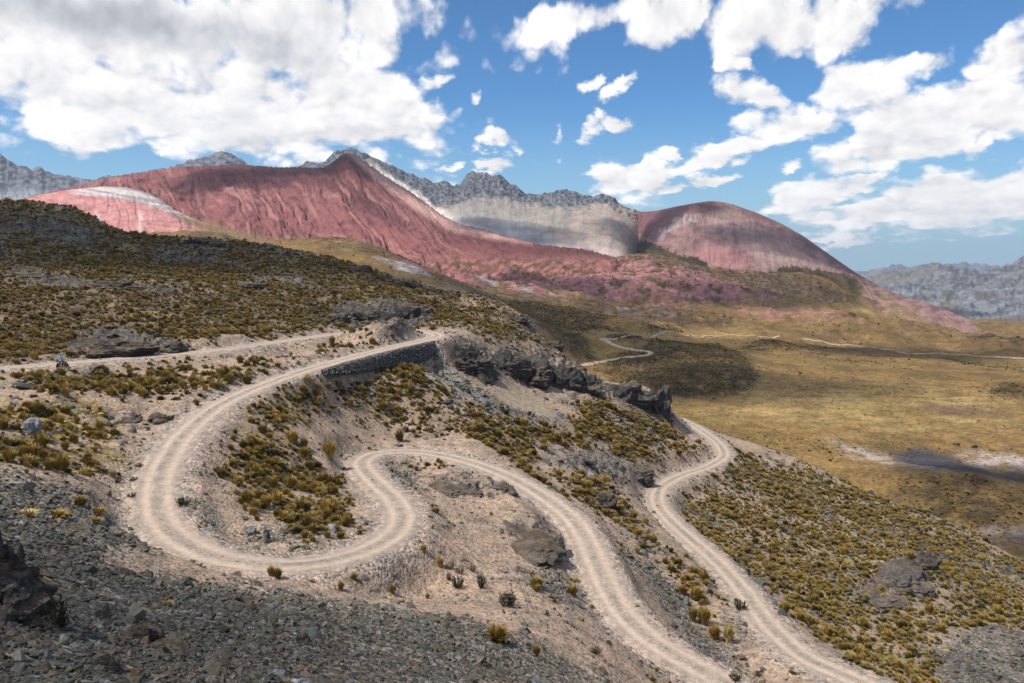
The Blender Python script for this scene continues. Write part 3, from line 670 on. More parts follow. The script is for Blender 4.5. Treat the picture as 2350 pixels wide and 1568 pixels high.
hl = F2.zone(pp('620 550,1000 575,1250 560,1450 540,2000 600,2060 680,1950 690,1800 690,1600 715,1740 735,1500 742,1300 745,1230 730,1330 800,1390 850,1300 850,1200 760,900 640'), 0.03, 0.02)
hills = np.maximum(hl * (0.55 + 0.45 * sstep(fbm(X2 / 120 + 3, Y2 / 160, 3), -0.3, 0.15)), 0.35 * sstep(R2, 700, 900)) * (1 - 0.85 * d_straw_sun)
col2 = lerp(col2, lerp(C(0.125, 0.074, 0.034), C(0.062, 0.039, 0.021), sstep(b2 + 0.5 * fbm(X2 / 5, Y2 / 5, 3), -0.25, 0.3)), np.clip(hills * 1.1, 0, 1) * (0.35 + 0.65 * sstep(a2 + 0.5 * b2, -0.45, 0.05)) * 0.95)
rocks2 = hills * sstep(ridged(X2 / 26 + 3, Y2 / 34, 5), 0.66, 0.8)
col2 = lerp(col2, C(0.16, 0.14, 0.13), rocks2 * 0.6)
c3 = ridged(X2 / 30 + 13 + 0.5 * a2, Y2 / 44 + 5, 5)
col2 = lerp(col2, lerp(C(0.40, 0.185, 0.17), C(0.22, 0.10, 0.095), sstep(b2, -0.3, 0.35)), d_pink * sstep(c3 + 0.2 * c2, 0.57, 0.67))
bed = F2.zone(pp("900 610,1010 560,1250 560,1300 575,1150 600,1130 640,1060 650"), 0.03)
col2 = lerp(col2, lerp(C(0.30, 0.125, 0.12), C(0.18, 0.08, 0.078), sstep(b2 + a2, -0.3, 0.4)), bed * sstep(c2 + 0.3 * a2, 0.3, 0.5))
out2 = F2.zones([pp("1045 610,1080 612,1140 655,1120 655"), pp("1180 655,1215 660,1235 675,1205 670"), pp("850 590,960 610,1000 640,930 625"), pp("1410 703,1465 705,1455 710,1415 709"), pp("1255 665,1285 680,1260 680"), pp("620 575,700 570,640 585")], soft=0.006, wob=0.006)
col2 = lerp(col2, C(0.36, 0.35, 0.35), out2 * sstep(b2, -0.4, 0.2))
col2 = lerp(col2, C(0.40, 0.33, 0.29), d_salt * sstep(b2 + 0.5 * a2, -0.5, 0.2))
col2 = lerp(col2, C(0.058, 0.058, 0.066), d_mud * 0.95)
col2 = lerp(col2, C(0.15, 0.085, 0.055), d_rust * 0.8)
col2 = lerp(col2, C(0.145, 0.10, 0.04), (1 - steep) * sstep(fbm(X2 / 14 + 40, Y2 / 10, 5), 0.05, 0.28) * 0.55 * (1 - np.clip(d_mud + d_salt, 0, 1)))
speck = (1 - steep) * sstep(fbm(X2 / 3.2, Y2 / 3.2, 2), 0.22, 0.42)
col2 = lerp(col2, C(0.085, 0.07, 0.045), speck * 0.5 * (1 - d_mud))
def valley_material():
    m, nt, b = new_mat('valley_grassland', 0.97)
    at = nt.new('ShaderNodeAttribute', attribute_name='Col')
    tc = nt.new('ShaderNodeTexCoord').outputs['Object']
    g1 = nt.noise(tc, 0.12, 6, 0.62); g2 = nt.noise(tc, 0.7, 5, 0.7); vo = nt.voronoi(tc, 0.55)
    f = nt.math('ADD', nt.smooth(g1, 0.3, 0.7, 0.78, 1.2), nt.smooth(g2, 0.3, 0.7, -0.34, 0.34))
    f = nt.math('SUBTRACT', f, nt.smooth(vo, 0.5, 0.15, 0.0, 0.3))
    nt.put(b.inputs['Base Color'], nt.vmath('SCALE', at.outputs['Color'], scale=f))
    bp = nt.new('ShaderNodeBump'); bp.inputs['Strength'].default_value = 0.8; bp.inputs['Distance'].default_value = 1.0
    nt.put(bp.inputs['Height'], nt.math('ADD', nt.math('MULTIPLY', g2, 0.5), nt.math('MULTIPLY', g1, 2.0))); nt.l.new(bp.outputs[0], b.inputs['Normal'])
    return m
M_VALLEY = valley_material()
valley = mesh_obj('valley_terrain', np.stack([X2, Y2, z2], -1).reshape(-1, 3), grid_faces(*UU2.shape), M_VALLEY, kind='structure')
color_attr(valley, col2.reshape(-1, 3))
def valley_z(X, Y):
    u = np.arctan2(X, Y); v = 0.5 * np.log(np.asarray(X) ** 2 + np.asarray(Y) ** 2)
    j = np.clip(np.searchsorted(U2, u), 1, len(U2) - 1); i = np.clip(np.searchsorted(V2, v), 1, len(V2) - 1)
    fu = np.clip((u - U2[j - 1]) / (U2[j] - U2[j - 1]), 0, 1); fv = np.clip((v - V2[i - 1]) / (V2[i] - V2[i - 1]), 0, 1)
    return (z2[i - 1, j - 1] * (1 - fu) + z2[i - 1, j] * fu) * (1 - fv) + (z2[i, j - 1] * (1 - fu) + z2[i, j] * fu) * fv
# valley tracks, draped on the floor
def track(name, P, half):
    g = []
    for x, y in P:
        u, v = F2.hit(x, y); r = math.exp(v); g.append((r * math.sin(u), r * math.cos(u), 0))
    path = resample(catmull(np.array(g), 12), 1.6)
    for _ in range(10): path[1:-1] = 0.25 * path[:-2] + 0.5 * path[1:-1] + 0.25 * path[2:]
    T = np.gradient(path[:, :2], axis=0); T /= np.linalg.norm(T, axis=1)[:, None] + 1e-9
    N = np.stack([T[:, 1], -T[:, 0]], -1); L = np.linspace(-1, 1, 9)
    vx = path[:, None, 0] + N[:, None, 0] * L * half; vy = path[:, None, 1] + N[:, None, 1] * L * half
    vz = valley_z(vx, vy) + 0.35 - 0.55 * np.abs(L)[None, :] ** 6
    o = mesh_obj(name, np.stack([vx, vy, vz], -1).reshape(-1, 3), grid_faces(len(path), 9), M_ROAD, kind='structure')
    n = fbm(vx / 5, vy / 5, 3)
    color_attr(o, lerp(C(0.44, 0.35, 0.26), C(0.33, 0.255, 0.18), sstep(n, -0.3, 0.3)).reshape(-1, 3)); float_attr(o, np.full(vx.size, 0.5), 'pebble')
track('valley_track', [(1335, 840), (1372, 832), (1410, 825), (1455, 819), (1485, 816), (1498, 811), (1482, 806), (1445, 801), (1415, 794), (1398, 786), (1388, 780), (1374, 777)], 2.3)
track('valley_track', [(1374, 777), (1430, 774), (1500, 772), (1600, 771), (1700, 770), (1790, 771)], 1.3)
track('valley_track', [(1840, 778), (1890, 784), (1950, 792), (2050, 803), (2150, 811), (2250, 818), (2380, 825)], 1.8)

# ================================================================== MOUNTAINS
def LX(P, x, k): P = np.array(P, float); return np.interp(x, P[:, 0], P[:, k])
def mountain(name, lines, x0, x1, nx, nt, shape, paint, mat, back=(500, 160), label=None):
    """sheet through outlines at their own distances (front to back), with a far side that falls away"""
    xs = np.linspace(x0, x1, nx)
    Pn = []
    for L in lines:
        y, Y = LX(L, xs, 1), LX(L, xs, 2)
        k = max(3, nx // 160) | 1
        Ys = np.convolve(np.pad(Y, k * 8, 'edge'), np.ones(k * 16 + 1) / (k * 16 + 1), 'valid')
        Pn.append(atY(xs, y, Ys))
    Pn = np.stack(Pn)                                     # line, column, xyz
    top = Pn[-1]; far = top * (1 + back[0] / top[:, 1:2]); far[:, 2] = top[:, 2] - back[1]
    n = len(lines)
    t = np.linspace(0, 1, nt)
    # smooth (monotone cubic) through the lines
    kn = np.linspace(0, 1, n); out = np.empty((nt, nx, 3))
    for c in range(3):
        yv = Pn[:, :, c]; d = np.diff(yv, axis=0) * (n - 1)
        m = np.vstack([d[:1], 0.5 * (d[:-1] + d[1:]) if n > 2 else d[:0], d[-1:]])
        i = np.clip((t * (n - 1)).astype(int), 0, n - 2); f = (t * (n - 1) - i)[:, None]; h = 1.0 / (n - 1)
        out[:, :, c] = (2 * f ** 3 - 3 * f ** 2 + 1) * yv[i] + (f ** 3 - 2 * f ** 2 + f) * h * m[i] + (-2 * f ** 3 + 3 * f ** 2) * yv[i + 1] + (f ** 3 - f ** 2) * h * m[i + 1]
    XX, TT = np.meshgrid(xs, t)
    bt = np.linspace(0, 1, 12)[1:]
    bk = top[None] + (far - top)[None] * bt[:, None, None]
    V3 = np.vstack([out, bk]); XX = np.vstack([XX, np.repeat(xs[None], 11, 0)]); TT = np.vstack([TT, np.repeat((1 + bt)[:, None], nx, 1)])
    dz, dy = shape(XX, TT, V3)
    V3[..., 2] += dz; V3[..., 1] += dy
    o = mesh_obj(name, V3.reshape(-1, 3), grid_faces(*XX.shape), mat, kind='structure')
    px, py = proj(V3)
    gz_t, gz_x = np.gradient(V3[..., 2])
    color_attr(o, paint(XX, TT, V3, px, py, dz).reshape(-1, 3))
    if label: o['label'] = label
    return o
def inpoly(P, x, y, soft=10, wx=0, wy=0):
    P = np.array(P, float); x = x + wx; y = y + wy
    ins = np.zeros(x.shape, bool); d = np.full(x.shape, 1e9); n = len(P)
    for k in range(n):
        (ax, ay), (bx, by) = P[k], P[(k + 1) % n]
        ins ^= ((ay > y) != (by > y)) & (x < (bx - ax) * (y - ay) / (by - ay + 1e-12) + ax)
        t = np.clip(((x - ax) * (bx - ax) + (y - ay) * (by - ay)) / ((bx - ax) ** 2 + (by - ay) ** 2), 0, 1)
        d = np.minimum(d, np.hypot(x - ax - t * (bx - ax), y - ay - t * (by - ay)))
    return sstep(np.where(ins, d, -d), -soft, soft)
def rock_material(name, s1, s2, amt=0.25, bump=6.0, rough=0.97):
    m, nt, b = new_mat(name, rough)
    at = nt.new('ShaderNodeAttribute', attribute_name='Col')
    tc = nt.new('ShaderNodeTexCoord').outputs['Object']
    g1 = nt.noise(tc, s1, 7, 0.62); g2 = nt.noise(tc, s2, 5, 0.68)
    f = nt.math('ADD', nt.smooth(g1, 0.3, 0.7, 1 - amt, 1 + amt), nt.smooth(g2, 0.3, 0.7, -amt, amt))
    nt.put(b.inputs['Base Color'], nt.vmath('SCALE', at.outputs['Color'], scale=f))
    bp = nt.new('ShaderNodeBump'); bp.inputs['Strength'].default_value = 0.9; bp.inputs['Distance'].default_value = 1.0
    nt.put(bp.inputs['Height'], nt.math('ADD', nt.math('MULTIPLY', g2, bump * 0.3), nt.math('MULTIPLY', g1, bump))); nt.l.new(bp.outputs[0], b.inputs['Normal'])
    return m
M_RED = rock_material('red_sediment', 0.03, 0.16, 0.12, 3.5)
M_GREYROCK = rock_material('grey_crag_rock', 0.035, 0.2, 0.15, 5)
M_FAR = rock_material('far_limestone', 0.006, 0.03, 0.2, 60)

RED = C(0.232, 0.089, 0.083); MAROON = C(0.088, 0.036, 0.036); RED_SUNLIT = C(0.38, 0.18, 0.155)
# red mountain: foot, middle, ridge
RED_TOP = [(0, 470, 1750), (120, 440, 1750), (235, 412, 1760), (290, 400, 1780), (350, 392, 1800), (400, 384, 1800), (450, 382, 1800), (540, 378, 1800), (590, 380, 1800), (640, 384, 1800), (690, 384, 1800), (720, 386, 1800), (745, 384, 1800), (765, 372, 1800), (780, 358, 1800), (798, 350, 1800), (838, 371, 1790), (888, 407, 1760), (946, 443, 1720), (1018, 496, 1640), (1054, 514, 1580), (1108, 526, 1520), (1151, 539, 1470), (1198, 550, 1430), (1241, 562, 1400), (1342, 572, 1380), (1412, 590, 1370), (1440, 625, 1360), (1500, 690, 1350)]
RED_MID = [(0, 500, 1500), (200, 480, 1500), (400, 480, 1480), (600, 478, 1470), (800, 465, 1440), (900, 505, 1380), (1018, 565, 1260), (1108, 590, 1210), (1241, 608, 1180), (1400, 618, 1200), (1440, 660, 1200), (1500, 720, 1200)]
RED_FOOT = [(0, 560, 1250), (200, 575, 1220), (400, 580, 1200), (600, 585, 1100), (800, 610, 960), (950, 660, 860), (1100, 672, 880), (1241, 675, 960), (1400, 660, 1080), (1500, 760, 1050)]
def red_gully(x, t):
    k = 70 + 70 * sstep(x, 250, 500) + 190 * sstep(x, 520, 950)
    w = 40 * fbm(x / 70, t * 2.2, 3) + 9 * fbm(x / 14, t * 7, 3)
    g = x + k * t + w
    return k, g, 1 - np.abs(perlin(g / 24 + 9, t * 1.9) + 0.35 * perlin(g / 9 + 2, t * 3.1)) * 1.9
def red_shape(x, t, v):
    k, g, gul2 = red_gully(x, t)
    gul = ridged(g / 46, t * 1.3 + 3, 4, 0.5)
    big = fbm((x + 0.7 * k * t) / 130, t * 1.2, 3)
    side = sstep(t, 0.02, 0.25) * (1 - sstep(t, 0.82, 1.02))
    cut = np.clip(gul2, 0.45, 1) - 0.45
    dz = side * 0.75 * (26 * big + 14 * (ridged(g / 75 + 3, t * 1.4, 3) - 0.5) - 10 * np.clip(gul - 0.55, 0, 1) * 2 - 16 * cut * sstep(fbm(x / 90 + 3, t * 2, 2), -0.25, 0.25)) + 2.2 * fbm(x / 5, t * 40, 3)
    dz = dz + sstep(t, 0.9, 1.0) * 3.5 * fbm(x / 6, t * 5, 3)
    dz = dz + 26 * np.exp(-((g - 905) / 42) ** 2) * sstep(t, 0.1, 0.4) * (1 - sstep(t, 0.9, 1.0)) * 0.4
    return dz, 0 * dz
def red_paint(x, t, v, px, py, dz):
    k, g, gul2 = red_gully(x, t)
    n = fbm(px / 26, py / 14, 5); st = fbm(g / 13, t * 3.5, 4)
    c = lerp(RED, MAROON, sstep(n + 0.5 * st + 0.5 * fbm(px / 90, py / 40, 3), -0.05, 0.42) * 0.8)
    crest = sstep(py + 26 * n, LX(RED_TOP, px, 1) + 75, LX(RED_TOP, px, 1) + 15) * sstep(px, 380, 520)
    c = lerp(c, MAROON, crest * 0.72)  # darker crest rock, with cloud shade painted in as well
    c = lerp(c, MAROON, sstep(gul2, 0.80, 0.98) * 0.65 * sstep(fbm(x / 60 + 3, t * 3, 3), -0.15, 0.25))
    c = lerp(c, MAROON, inpoly([(700, 395), (790, 400), (860, 450), (960, 520), (930, 530), (830, 480), (740, 440)], px, py, 22, 20 * n, 14 * n) * 0.75)  # dark rock below the peak, deepened by painted cloud shade
    c = lerp(c, RED_SUNLIT, sstep(fbm(g / 17 + 50, t * 2.5, 4) + 0.3 * n, 0.05, 0.4) * 0.65 * (1 - crest))  # sunlit patches of the slope, painted into the colour
    # sunlight on the spine right of the peak, put into the colour
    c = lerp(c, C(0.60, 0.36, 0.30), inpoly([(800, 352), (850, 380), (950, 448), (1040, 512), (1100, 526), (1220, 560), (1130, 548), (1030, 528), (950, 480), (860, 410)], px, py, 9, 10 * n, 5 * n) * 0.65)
    c = lerp(c, C(0.17, 0.125, 0.055), inpoly([(400, 490), (470, 505), (560, 530), (640, 548), (800, 552), (800, 575), (600, 570), (480, 545), (420, 510)], px, py, 8, 14 * n, 8 * n) * sstep(n, -0.5, 0.1) * 0.8)
    low = sstep(py + 14 * n, 578, 606) * sstep(px, 900, 990)
    pv = sstep(fbm(px / 24 + 5, py / 9 + 0.3 * px / 9, 5), -0.08, 0.10)
    c = lerp(c, lerp(C(0.33, 0.135, 0.125), C(0.20, 0.085, 0.08), sstep(n, -0.2, 0.3)), low)
    c = lerp(c, lerp(C(0.14, 0.09, 0.038), C(0.07, 0.048, 0.024), sstep(fbm(px / 9, py / 5, 3), -0.3, 0.3)), low * pv * 0.9)
    return c
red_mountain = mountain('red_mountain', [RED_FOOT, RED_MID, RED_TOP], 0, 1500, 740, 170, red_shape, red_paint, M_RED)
# paler hump in front, crossed by a grey limestone band
HUMP_TOP = [(20, 475, 1180), (60, 456, 1200), (100, 446, 1210), (150, 437, 1220), (200, 431, 1230), (240, 428, 1230), (290, 430, 1230), (330, 440, 1220), (370, 458, 1210), (400, 482, 1190), (440, 500, 1170), (520, 528, 1130), (600, 552, 1090), (700, 580, 1050)]
HUMP_MID = [(20, 500, 1100), (150, 480, 1100), (250, 475, 1100), (350, 490, 1090), (450, 530, 1060), (600, 570, 1030), (700, 590, 1010)]
HUMP_FOOT = [(20, 560, 980), (200, 570, 980), (400, 580, 980), (600, 595, 970), (700, 605, 960)]
def hump_shape(x, t, v):
    g = x + 25 * t + 14 * fbm(x / 50, t * 3, 2)
    cut = np.clip(1 - np.abs(perlin(g / 30 + 4, t * 1.2)) * 1.7, 0.6, 1) - 0.6
    side = sstep(t, 0.02, 0.2) * (1 - sstep(t, 0.7, 1.0))
    return side * (-4.5 * cut + 5 * fbm(x / 70, t * 3, 3)) + 1.0 * fbm(x / 5, t * 30, 3), 0 * x
def hump_paint(x, t, v, px, py, dz):
    n = fbm(px / 22, py / 9, 4); lay = fbm(px / 200, (py - 0.16 * px) / 5.0, 3)
    c = lerp(C(0.50, 0.24, 0.215), C(0.38, 0.165, 0.155), sstep(n + 0.6 * lay, -0.3, 0.5))
    band = inpoly([(150, 436), (230, 428), (300, 428), (350, 440), (405, 475), (450, 505), (420, 502), (370, 480), (310, 462), (240, 452), (180, 446)], px, py, 4, 12 * n, 4 * n)
    c = lerp(c, lerp(C(0.55, 0.50, 0.46), C(0.33, 0.31, 0.30), sstep(lay, -0.2, 0.3)), band * 0.9)
    c = lerp(c, C(0.16, 0.15, 0.14), inpoly([(250, 427), (310, 429), (360, 444), (415, 480), (400, 480), (350, 452), (300, 436)], px, py, 3, 8 * n, 3 * n) * 0.7)
    c = lerp(c, C(0.55, 0.48, 0.43), (np.exp(-((px - 222 - 0.35 * (py - 490)) / 4) ** 2) + np.exp(-((px - 322 - 0.05 * (py - 520) + 6 * n) / 5) ** 2)) * sstep(py, 475, 500) * (1 - sstep(py, 535, 555)) * 0.7)
    c = lerp(c, C(0.13, 0.095, 0.045), sstep(fbm(px / 9 + 8, py / 6, 3), 0.38, 0.5) * 0.6)
    c = lerp(c, C(0.17, 0.125, 0.055), inpoly([(395, 488), (470, 510), (560, 535), (640, 548), (740, 556), (740, 600), (560, 600), (470, 560), (500, 540), (430, 515)], px, py, 8, 12 * n, 8 * n) * 0.85)
    return c
hump = mountain('pink_hill', [HUMP_FOOT, HUMP_MID, HUMP_TOP], 20, 700, 380, 110, hump_shape, hump_paint, M_RED, back=(220, 60))
# grey crags behind
def crag_shape(amp, cw=11.0, top=0.55):
    def f(x, t, v):
        cr = ridged(x / cw / 2.6, t * 7, 5, 0.55) - 0.5
        sil = fbm(x / cw, t * 3, 4, 0.6)
        m = sstep(t, top, top + 0.2)
        str_ = np.abs(perlin(x / 7.0, t * 1.1)) + 0.5 * np.abs(perlin(x / 3.1 + 4, t * 1.6))
        return m * (amp * 1.5 * cr + amp * 0.55 * sil * sstep(t, 0.9, 1.0)) - (1 - m) * str_ * amp * 0.10 + 0.25 * amp * fbm(x / 40, t * 4, 3), -m * amp * 2.2 * cr
    return f
PEAK_TOP = [(560, 400, 2150), (660, 392, 2150), (687, 382, 2150), (705, 371, 2150), (725, 374, 2150), (745, 373, 2150), (766, 350, 2150), (785, 346, 2150), (802, 341, 2150), (831, 348, 2150), (852, 362, 2150), (892, 377, 2150), (932, 397, 2150), (964, 406, 2140), (993, 418, 2140), (1010, 420, 2140), (1025, 416, 2140), (1043, 428, 2140), (1058, 424, 2140), (1072, 400, 2140), (1084, 395, 2140), (1097, 394, 2140), (1126, 401, 2140), (1148, 403, 2140), (1169, 421, 2140), (1191, 431, 2140), (1207, 447, 2140), (1234, 446, 2140), (1270, 442, 2140), (1299, 435, 2140), (1328, 443, 2140), (1356, 451, 2140), (1378, 446, 2140), (1410, 455, 2140), (1419, 469, 2140), (1443, 480, 2140), (1471, 487, 2180), (1500, 488, 2400), (1540, 492, 2800)]
PEAK_MID = [(560, 440, 1980), (800, 400, 1980), (900, 450, 1980), (1000, 490, 1960), (1100, 480, 1940), (1200, 490, 1930), (1300, 490, 1930), (1400, 492, 1930), (1440, 508, 1930), (1475, 520, 2020), (1500, 520, 2300), (1540, 520, 2750)]
PEAK_FOOT = [(560, 540, 1750), (800, 520, 1750), (1000, 560, 1720), (1100, 575, 1680), (1250, 590, 1620), (1400, 600, 1560), (1430, 600, 1570), (1465, 595, 1720), (1500, 590, 2200), (1540, 590, 2700)]
def peak_paint(x, t, v, px, py, dz):
    n = fbm(px / 24, py / 16, 5); st = 0.5 * fbm((px + 14 * n) / 9, py / 60, 5) + 0.5 * n; top = LX(PEAK_TOP, px, 1)
    fanx = px + 0.35 * (px - 1210) * (py - 470) / 110.0
    st = 0.55 * fbm((fanx + 10 * n) / 11, py / 48, 5) + 0.35 * n; s2 = fbm((fanx + 14 * n) / 26 + 7, py / 80, 4)
    scree = lerp(C(0.32, 0.275, 0.228), C(0.215, 0.20, 0.19), sstep(st, -0.22, 0.28))
    scree = lerp(scree, C(0.23, 0.24, 0.27), inpoly([(1010, 505), (1100, 500), (1180, 510), (1260, 545), (1330, 570), (1440, 590), (1440, 640), (1180, 620), (1040, 560)], px, py, 26, 40 * n, 18 * n) * 0.8)
    scree = lerp(scree, C(0.385, 0.28, 0.225), sstep(px, 1200, 1330) * sstep(s2, -0.25, 0.3) * 0.8)
    scree = lerp(scree, C(0.34, 0.22, 0.19), sstep(px, 1330, 1430) * sstep(s2 + st, 0.0, 0.4) * 0.7)
    scree = lerp(scree, C(0.40, 0.36, 0.31), sstep(s2, 0.15, 0.45) * 0.4)
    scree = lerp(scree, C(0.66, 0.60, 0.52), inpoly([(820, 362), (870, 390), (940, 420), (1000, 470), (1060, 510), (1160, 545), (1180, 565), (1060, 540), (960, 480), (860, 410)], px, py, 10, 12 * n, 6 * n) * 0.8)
    scree = lerp(scree, C(0.52, 0.40, 0.35), inpoly([(1350, 560), (1420, 575), (1450, 600), (1380, 590)], px, py, 8, 8 * n, 5 * n) * 0.7)
    low = np.interp(px, [560, 850, 900, 960, 1000, 1047, 1100, 1160, 1207, 1250, 1300, 1350, 1419, 1450], [500, 366, 402, 440, 475, 470, 452, 455, 462, 475, 480, 470, 468, 470])
    rockm = sstep(low + 10 * n + 6 * st - py, -5, 5)
    dk = lerp(C(0.17, 0.175, 0.19), C(0.075, 0.08, 0.092), sstep(fbm(px / 7, py / 6, 4), -0.25, 0.25))
    dk = lerp(dk, C(0.26, 0.20, 0.15), sstep(st, 0.15, 0.5) * 0.5)
    c = lerp(scree, dk, rockm)
    return lerp(c, dk, sstep(fbm(px / 16 + 4, py / 6, 4), 0.3, 0.42) * sstep(low + 30 - py, 0, 20) * 0.8)
grey_peak = mountain('grey_crag_mountain', [PEAK_FOOT, PEAK_MID, PEAK_TOP], 560, 1540, 620, 125, crag_shape(5.5, 13.0, 0.5), peak_paint, M_GREYROCK)
CRAG_TOP = [(-420, 330, 2600), (-200, 330, 2600), (-60, 345, 2600), (0, 352, 2600), (14, 364, 2600), (40, 381, 2600), (62, 384, 2600), (72, 390, 2600), (82, 382, 2600), (94, 384, 2600), (105, 394, 2600), (130, 403, 2600), (160, 405, 2600), (195, 413, 2600), (222, 416, 2600), (235, 406, 2600), (262, 404, 2600), (290, 406, 2600), (312, 400, 2600), (350, 393, 2600), (385, 386, 2600), (410, 380, 2600), (440, 366, 2600), (470, 362, 2600), (490, 353, 2600), (508, 349, 2600), (530, 354, 2600), (552, 366, 2600), (572, 380, 2600), (620, 392, 2600), (700, 405, 2600)]
CRAG_FOOT = [(-420, 520, 2150), (0, 500, 2150), (200, 500, 2150), (700, 480, 2150)]
def crag_paint(x, t, v, px, py, dz):
    n = fbm(px / 16, py / 9, 4); st = fbm(px / 30, (py + 0.3 * px) / 7, 3)
    c = lerp(C(0.19, 0.195, 0.215), C(0.09, 0.095, 0.11), sstep(n + 0.6 * st, -0.3, 0.35))
    return lerp(c, C(0.33, 0.335, 0.355), sstep(py + 20 * n, 425, 450) * (1 - sstep(px, 60, 170)) * 0.7)
crags = mountain('dark_crag_ridge', [CRAG_FOOT, CRAG_TOP], -420, 700, 520, 90, crag_shape(7.0, 12.0, 0.1), crag_paint, M_GREYROCK)
# the rounded red dome on the right, with its long right-hand shoulder
DOME_TOP = [(1360, 500, 2700), (1400, 492, 2500), (1440, 486, 2250), (1479, 487, 2080), (1515, 482, 1900), (1553, 474, 1900), (1590, 467, 1900), (1628, 461.5, 1900), (1655, 463, 1890), (1681, 469, 1880), (1738, 489, 1850), (1791, 512, 1820), (1844, 542, 1780), (1888, 573, 1740), (1932, 604, 1700), (1967, 628, 1660), (2020, 658, 1600), (2064, 678, 1560), (2130, 696, 1500), (2196, 722, 1440), (2262, 747, 1380), (2323, 763, 1340), (2420, 800, 1300)]
DOME_MID = [(1360, 545, 2600), (1420, 540, 2250), (1480, 532, 1880), (1520, 532, 1740), (1560, 535, 1650), (1650, 540, 1600), (1750, 560, 1570), (1850, 590, 1540), (1932, 632, 1500), (2020, 684, 1420), (2130, 722, 1320), (2262, 765, 1230), (2420, 816, 1180)]
DOME_FOOT = [(1360, 600, 2500), (1420, 600, 2000), (1480, 600, 1640), (1520, 615, 1500), (1560, 640, 1430), (1640, 655, 1370), (1750, 665, 1350), (1850, 680, 1330), (1932, 705, 1290), (2020, 745, 1200), (2130, 780, 1080), (2262, 810, 980), (2420, 850, 940)]
def dome_shape(x, t, v):
    g = x - 60 * (x - 1640) / 200 * (1 - t) + 16 * fbm(x / 50, t * 3, 3)
    gu = (np.abs(perlin(g / 14.0, t * 1.4)) + 0.6 * np.abs(perlin(g / 6.2 + 4, t * 2.3))) * (0.4 + 0.6 * sstep(fbm(x / 60, t * 3, 3), -0.3, 0.2))
    m = sstep(t, 0.05, 0.25) * (1 - sstep(t, 0.75, 1.0))
    spur = 22 * np.exp(-((x - (1530 + 80 * t)) / 26) ** 2) * m
    return m * (3.2 * gu - 1.2) + 9 * fbm(x / 90, t * 2, 3) * m + spur + 1.2 * fbm(x / 5, t * 25, 3), 0 * x
def dome_paint(x, t, v, px, py, dz):
    n = fbm(px / 24, py / 14, 4); g = x - 60 * (x - 1640) / 200 * (1 - t) + 10 * fbm(x / 50, t * 3, 2)
    st = 0.6 * fbm(g / 7, t * 4, 4) + 0.4 * n; top = LX(DOME_TOP, px, 1)
    c = lerp(C(0.265, 0.158, 0.142), C(0.17, 0.095, 0.088), sstep(0.6 * st + 0.7 * n + 0.4 * fbm(px / 80, py / 40, 3), -0.25, 0.35))
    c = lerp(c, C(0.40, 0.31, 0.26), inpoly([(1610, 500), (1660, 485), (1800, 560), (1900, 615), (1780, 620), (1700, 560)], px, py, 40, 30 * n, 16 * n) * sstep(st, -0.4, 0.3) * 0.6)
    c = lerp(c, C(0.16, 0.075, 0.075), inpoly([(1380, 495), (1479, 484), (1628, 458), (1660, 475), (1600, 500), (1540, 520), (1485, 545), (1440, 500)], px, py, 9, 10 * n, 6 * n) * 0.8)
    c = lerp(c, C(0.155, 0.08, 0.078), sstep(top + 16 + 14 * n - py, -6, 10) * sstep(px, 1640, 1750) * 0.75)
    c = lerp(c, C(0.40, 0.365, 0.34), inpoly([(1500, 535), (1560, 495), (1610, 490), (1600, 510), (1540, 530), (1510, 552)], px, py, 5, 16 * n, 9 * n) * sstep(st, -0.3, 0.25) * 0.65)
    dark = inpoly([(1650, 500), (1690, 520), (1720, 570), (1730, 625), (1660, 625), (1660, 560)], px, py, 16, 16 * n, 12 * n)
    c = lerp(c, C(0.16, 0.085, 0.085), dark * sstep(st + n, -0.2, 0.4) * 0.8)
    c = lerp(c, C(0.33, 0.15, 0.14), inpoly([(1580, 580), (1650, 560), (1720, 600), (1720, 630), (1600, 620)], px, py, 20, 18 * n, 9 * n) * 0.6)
    low = np.interp(px, [1380, 1440, 1483, 1530, 1576, 1600, 1633, 1690, 1740, 1778, 1796, 1830, 1866, 1932, 1967, 2420], [552, 556, 553, 572, 590, 588, 615, 622, 624, 624, 611, 612, 617, 628, 640, 900])
    vg = sstep(py + 9 * fbm(px / 7, py / 7, 3) + 4 * n - low, -2.5, 2.5)
    vgc = lerp(C(0.036, 0.028, 0.016), C(0.078, 0.054, 0.026), sstep(fbm(px / 30, py / 14, 4), -0.3, 0.35))
    vgc = lerp(vgc, C(0.17, 0.12, 0.055), sstep(px, 1950, 2050))
    c = lerp(c, vgc, vg)
    c = lerp(c, lerp(C(0.30, 0.17, 0.145), C(0.22, 0.145, 0.085), sstep(n, -0.2, 0.3)), sstep(px + 10 * n, 1960, 1990) * sstep(fbm(px / 30 + 9, py / 10, 5), -0.2, 0.15))
    c = lerp(c, C(0.21, 0.145, 0.062), sstep(py - 0.42 * (px - 1960) + 22 * n, 690, 716) * sstep(px, 1880, 1980) * 0.85)
    return c
dome = mountain('red_dome_mountain', [DOME_FOOT, DOME_MID, DOME_TOP], 1360, 2420, 620, 130, dome_shape, dome_paint, M_RED, back=(600, 260))
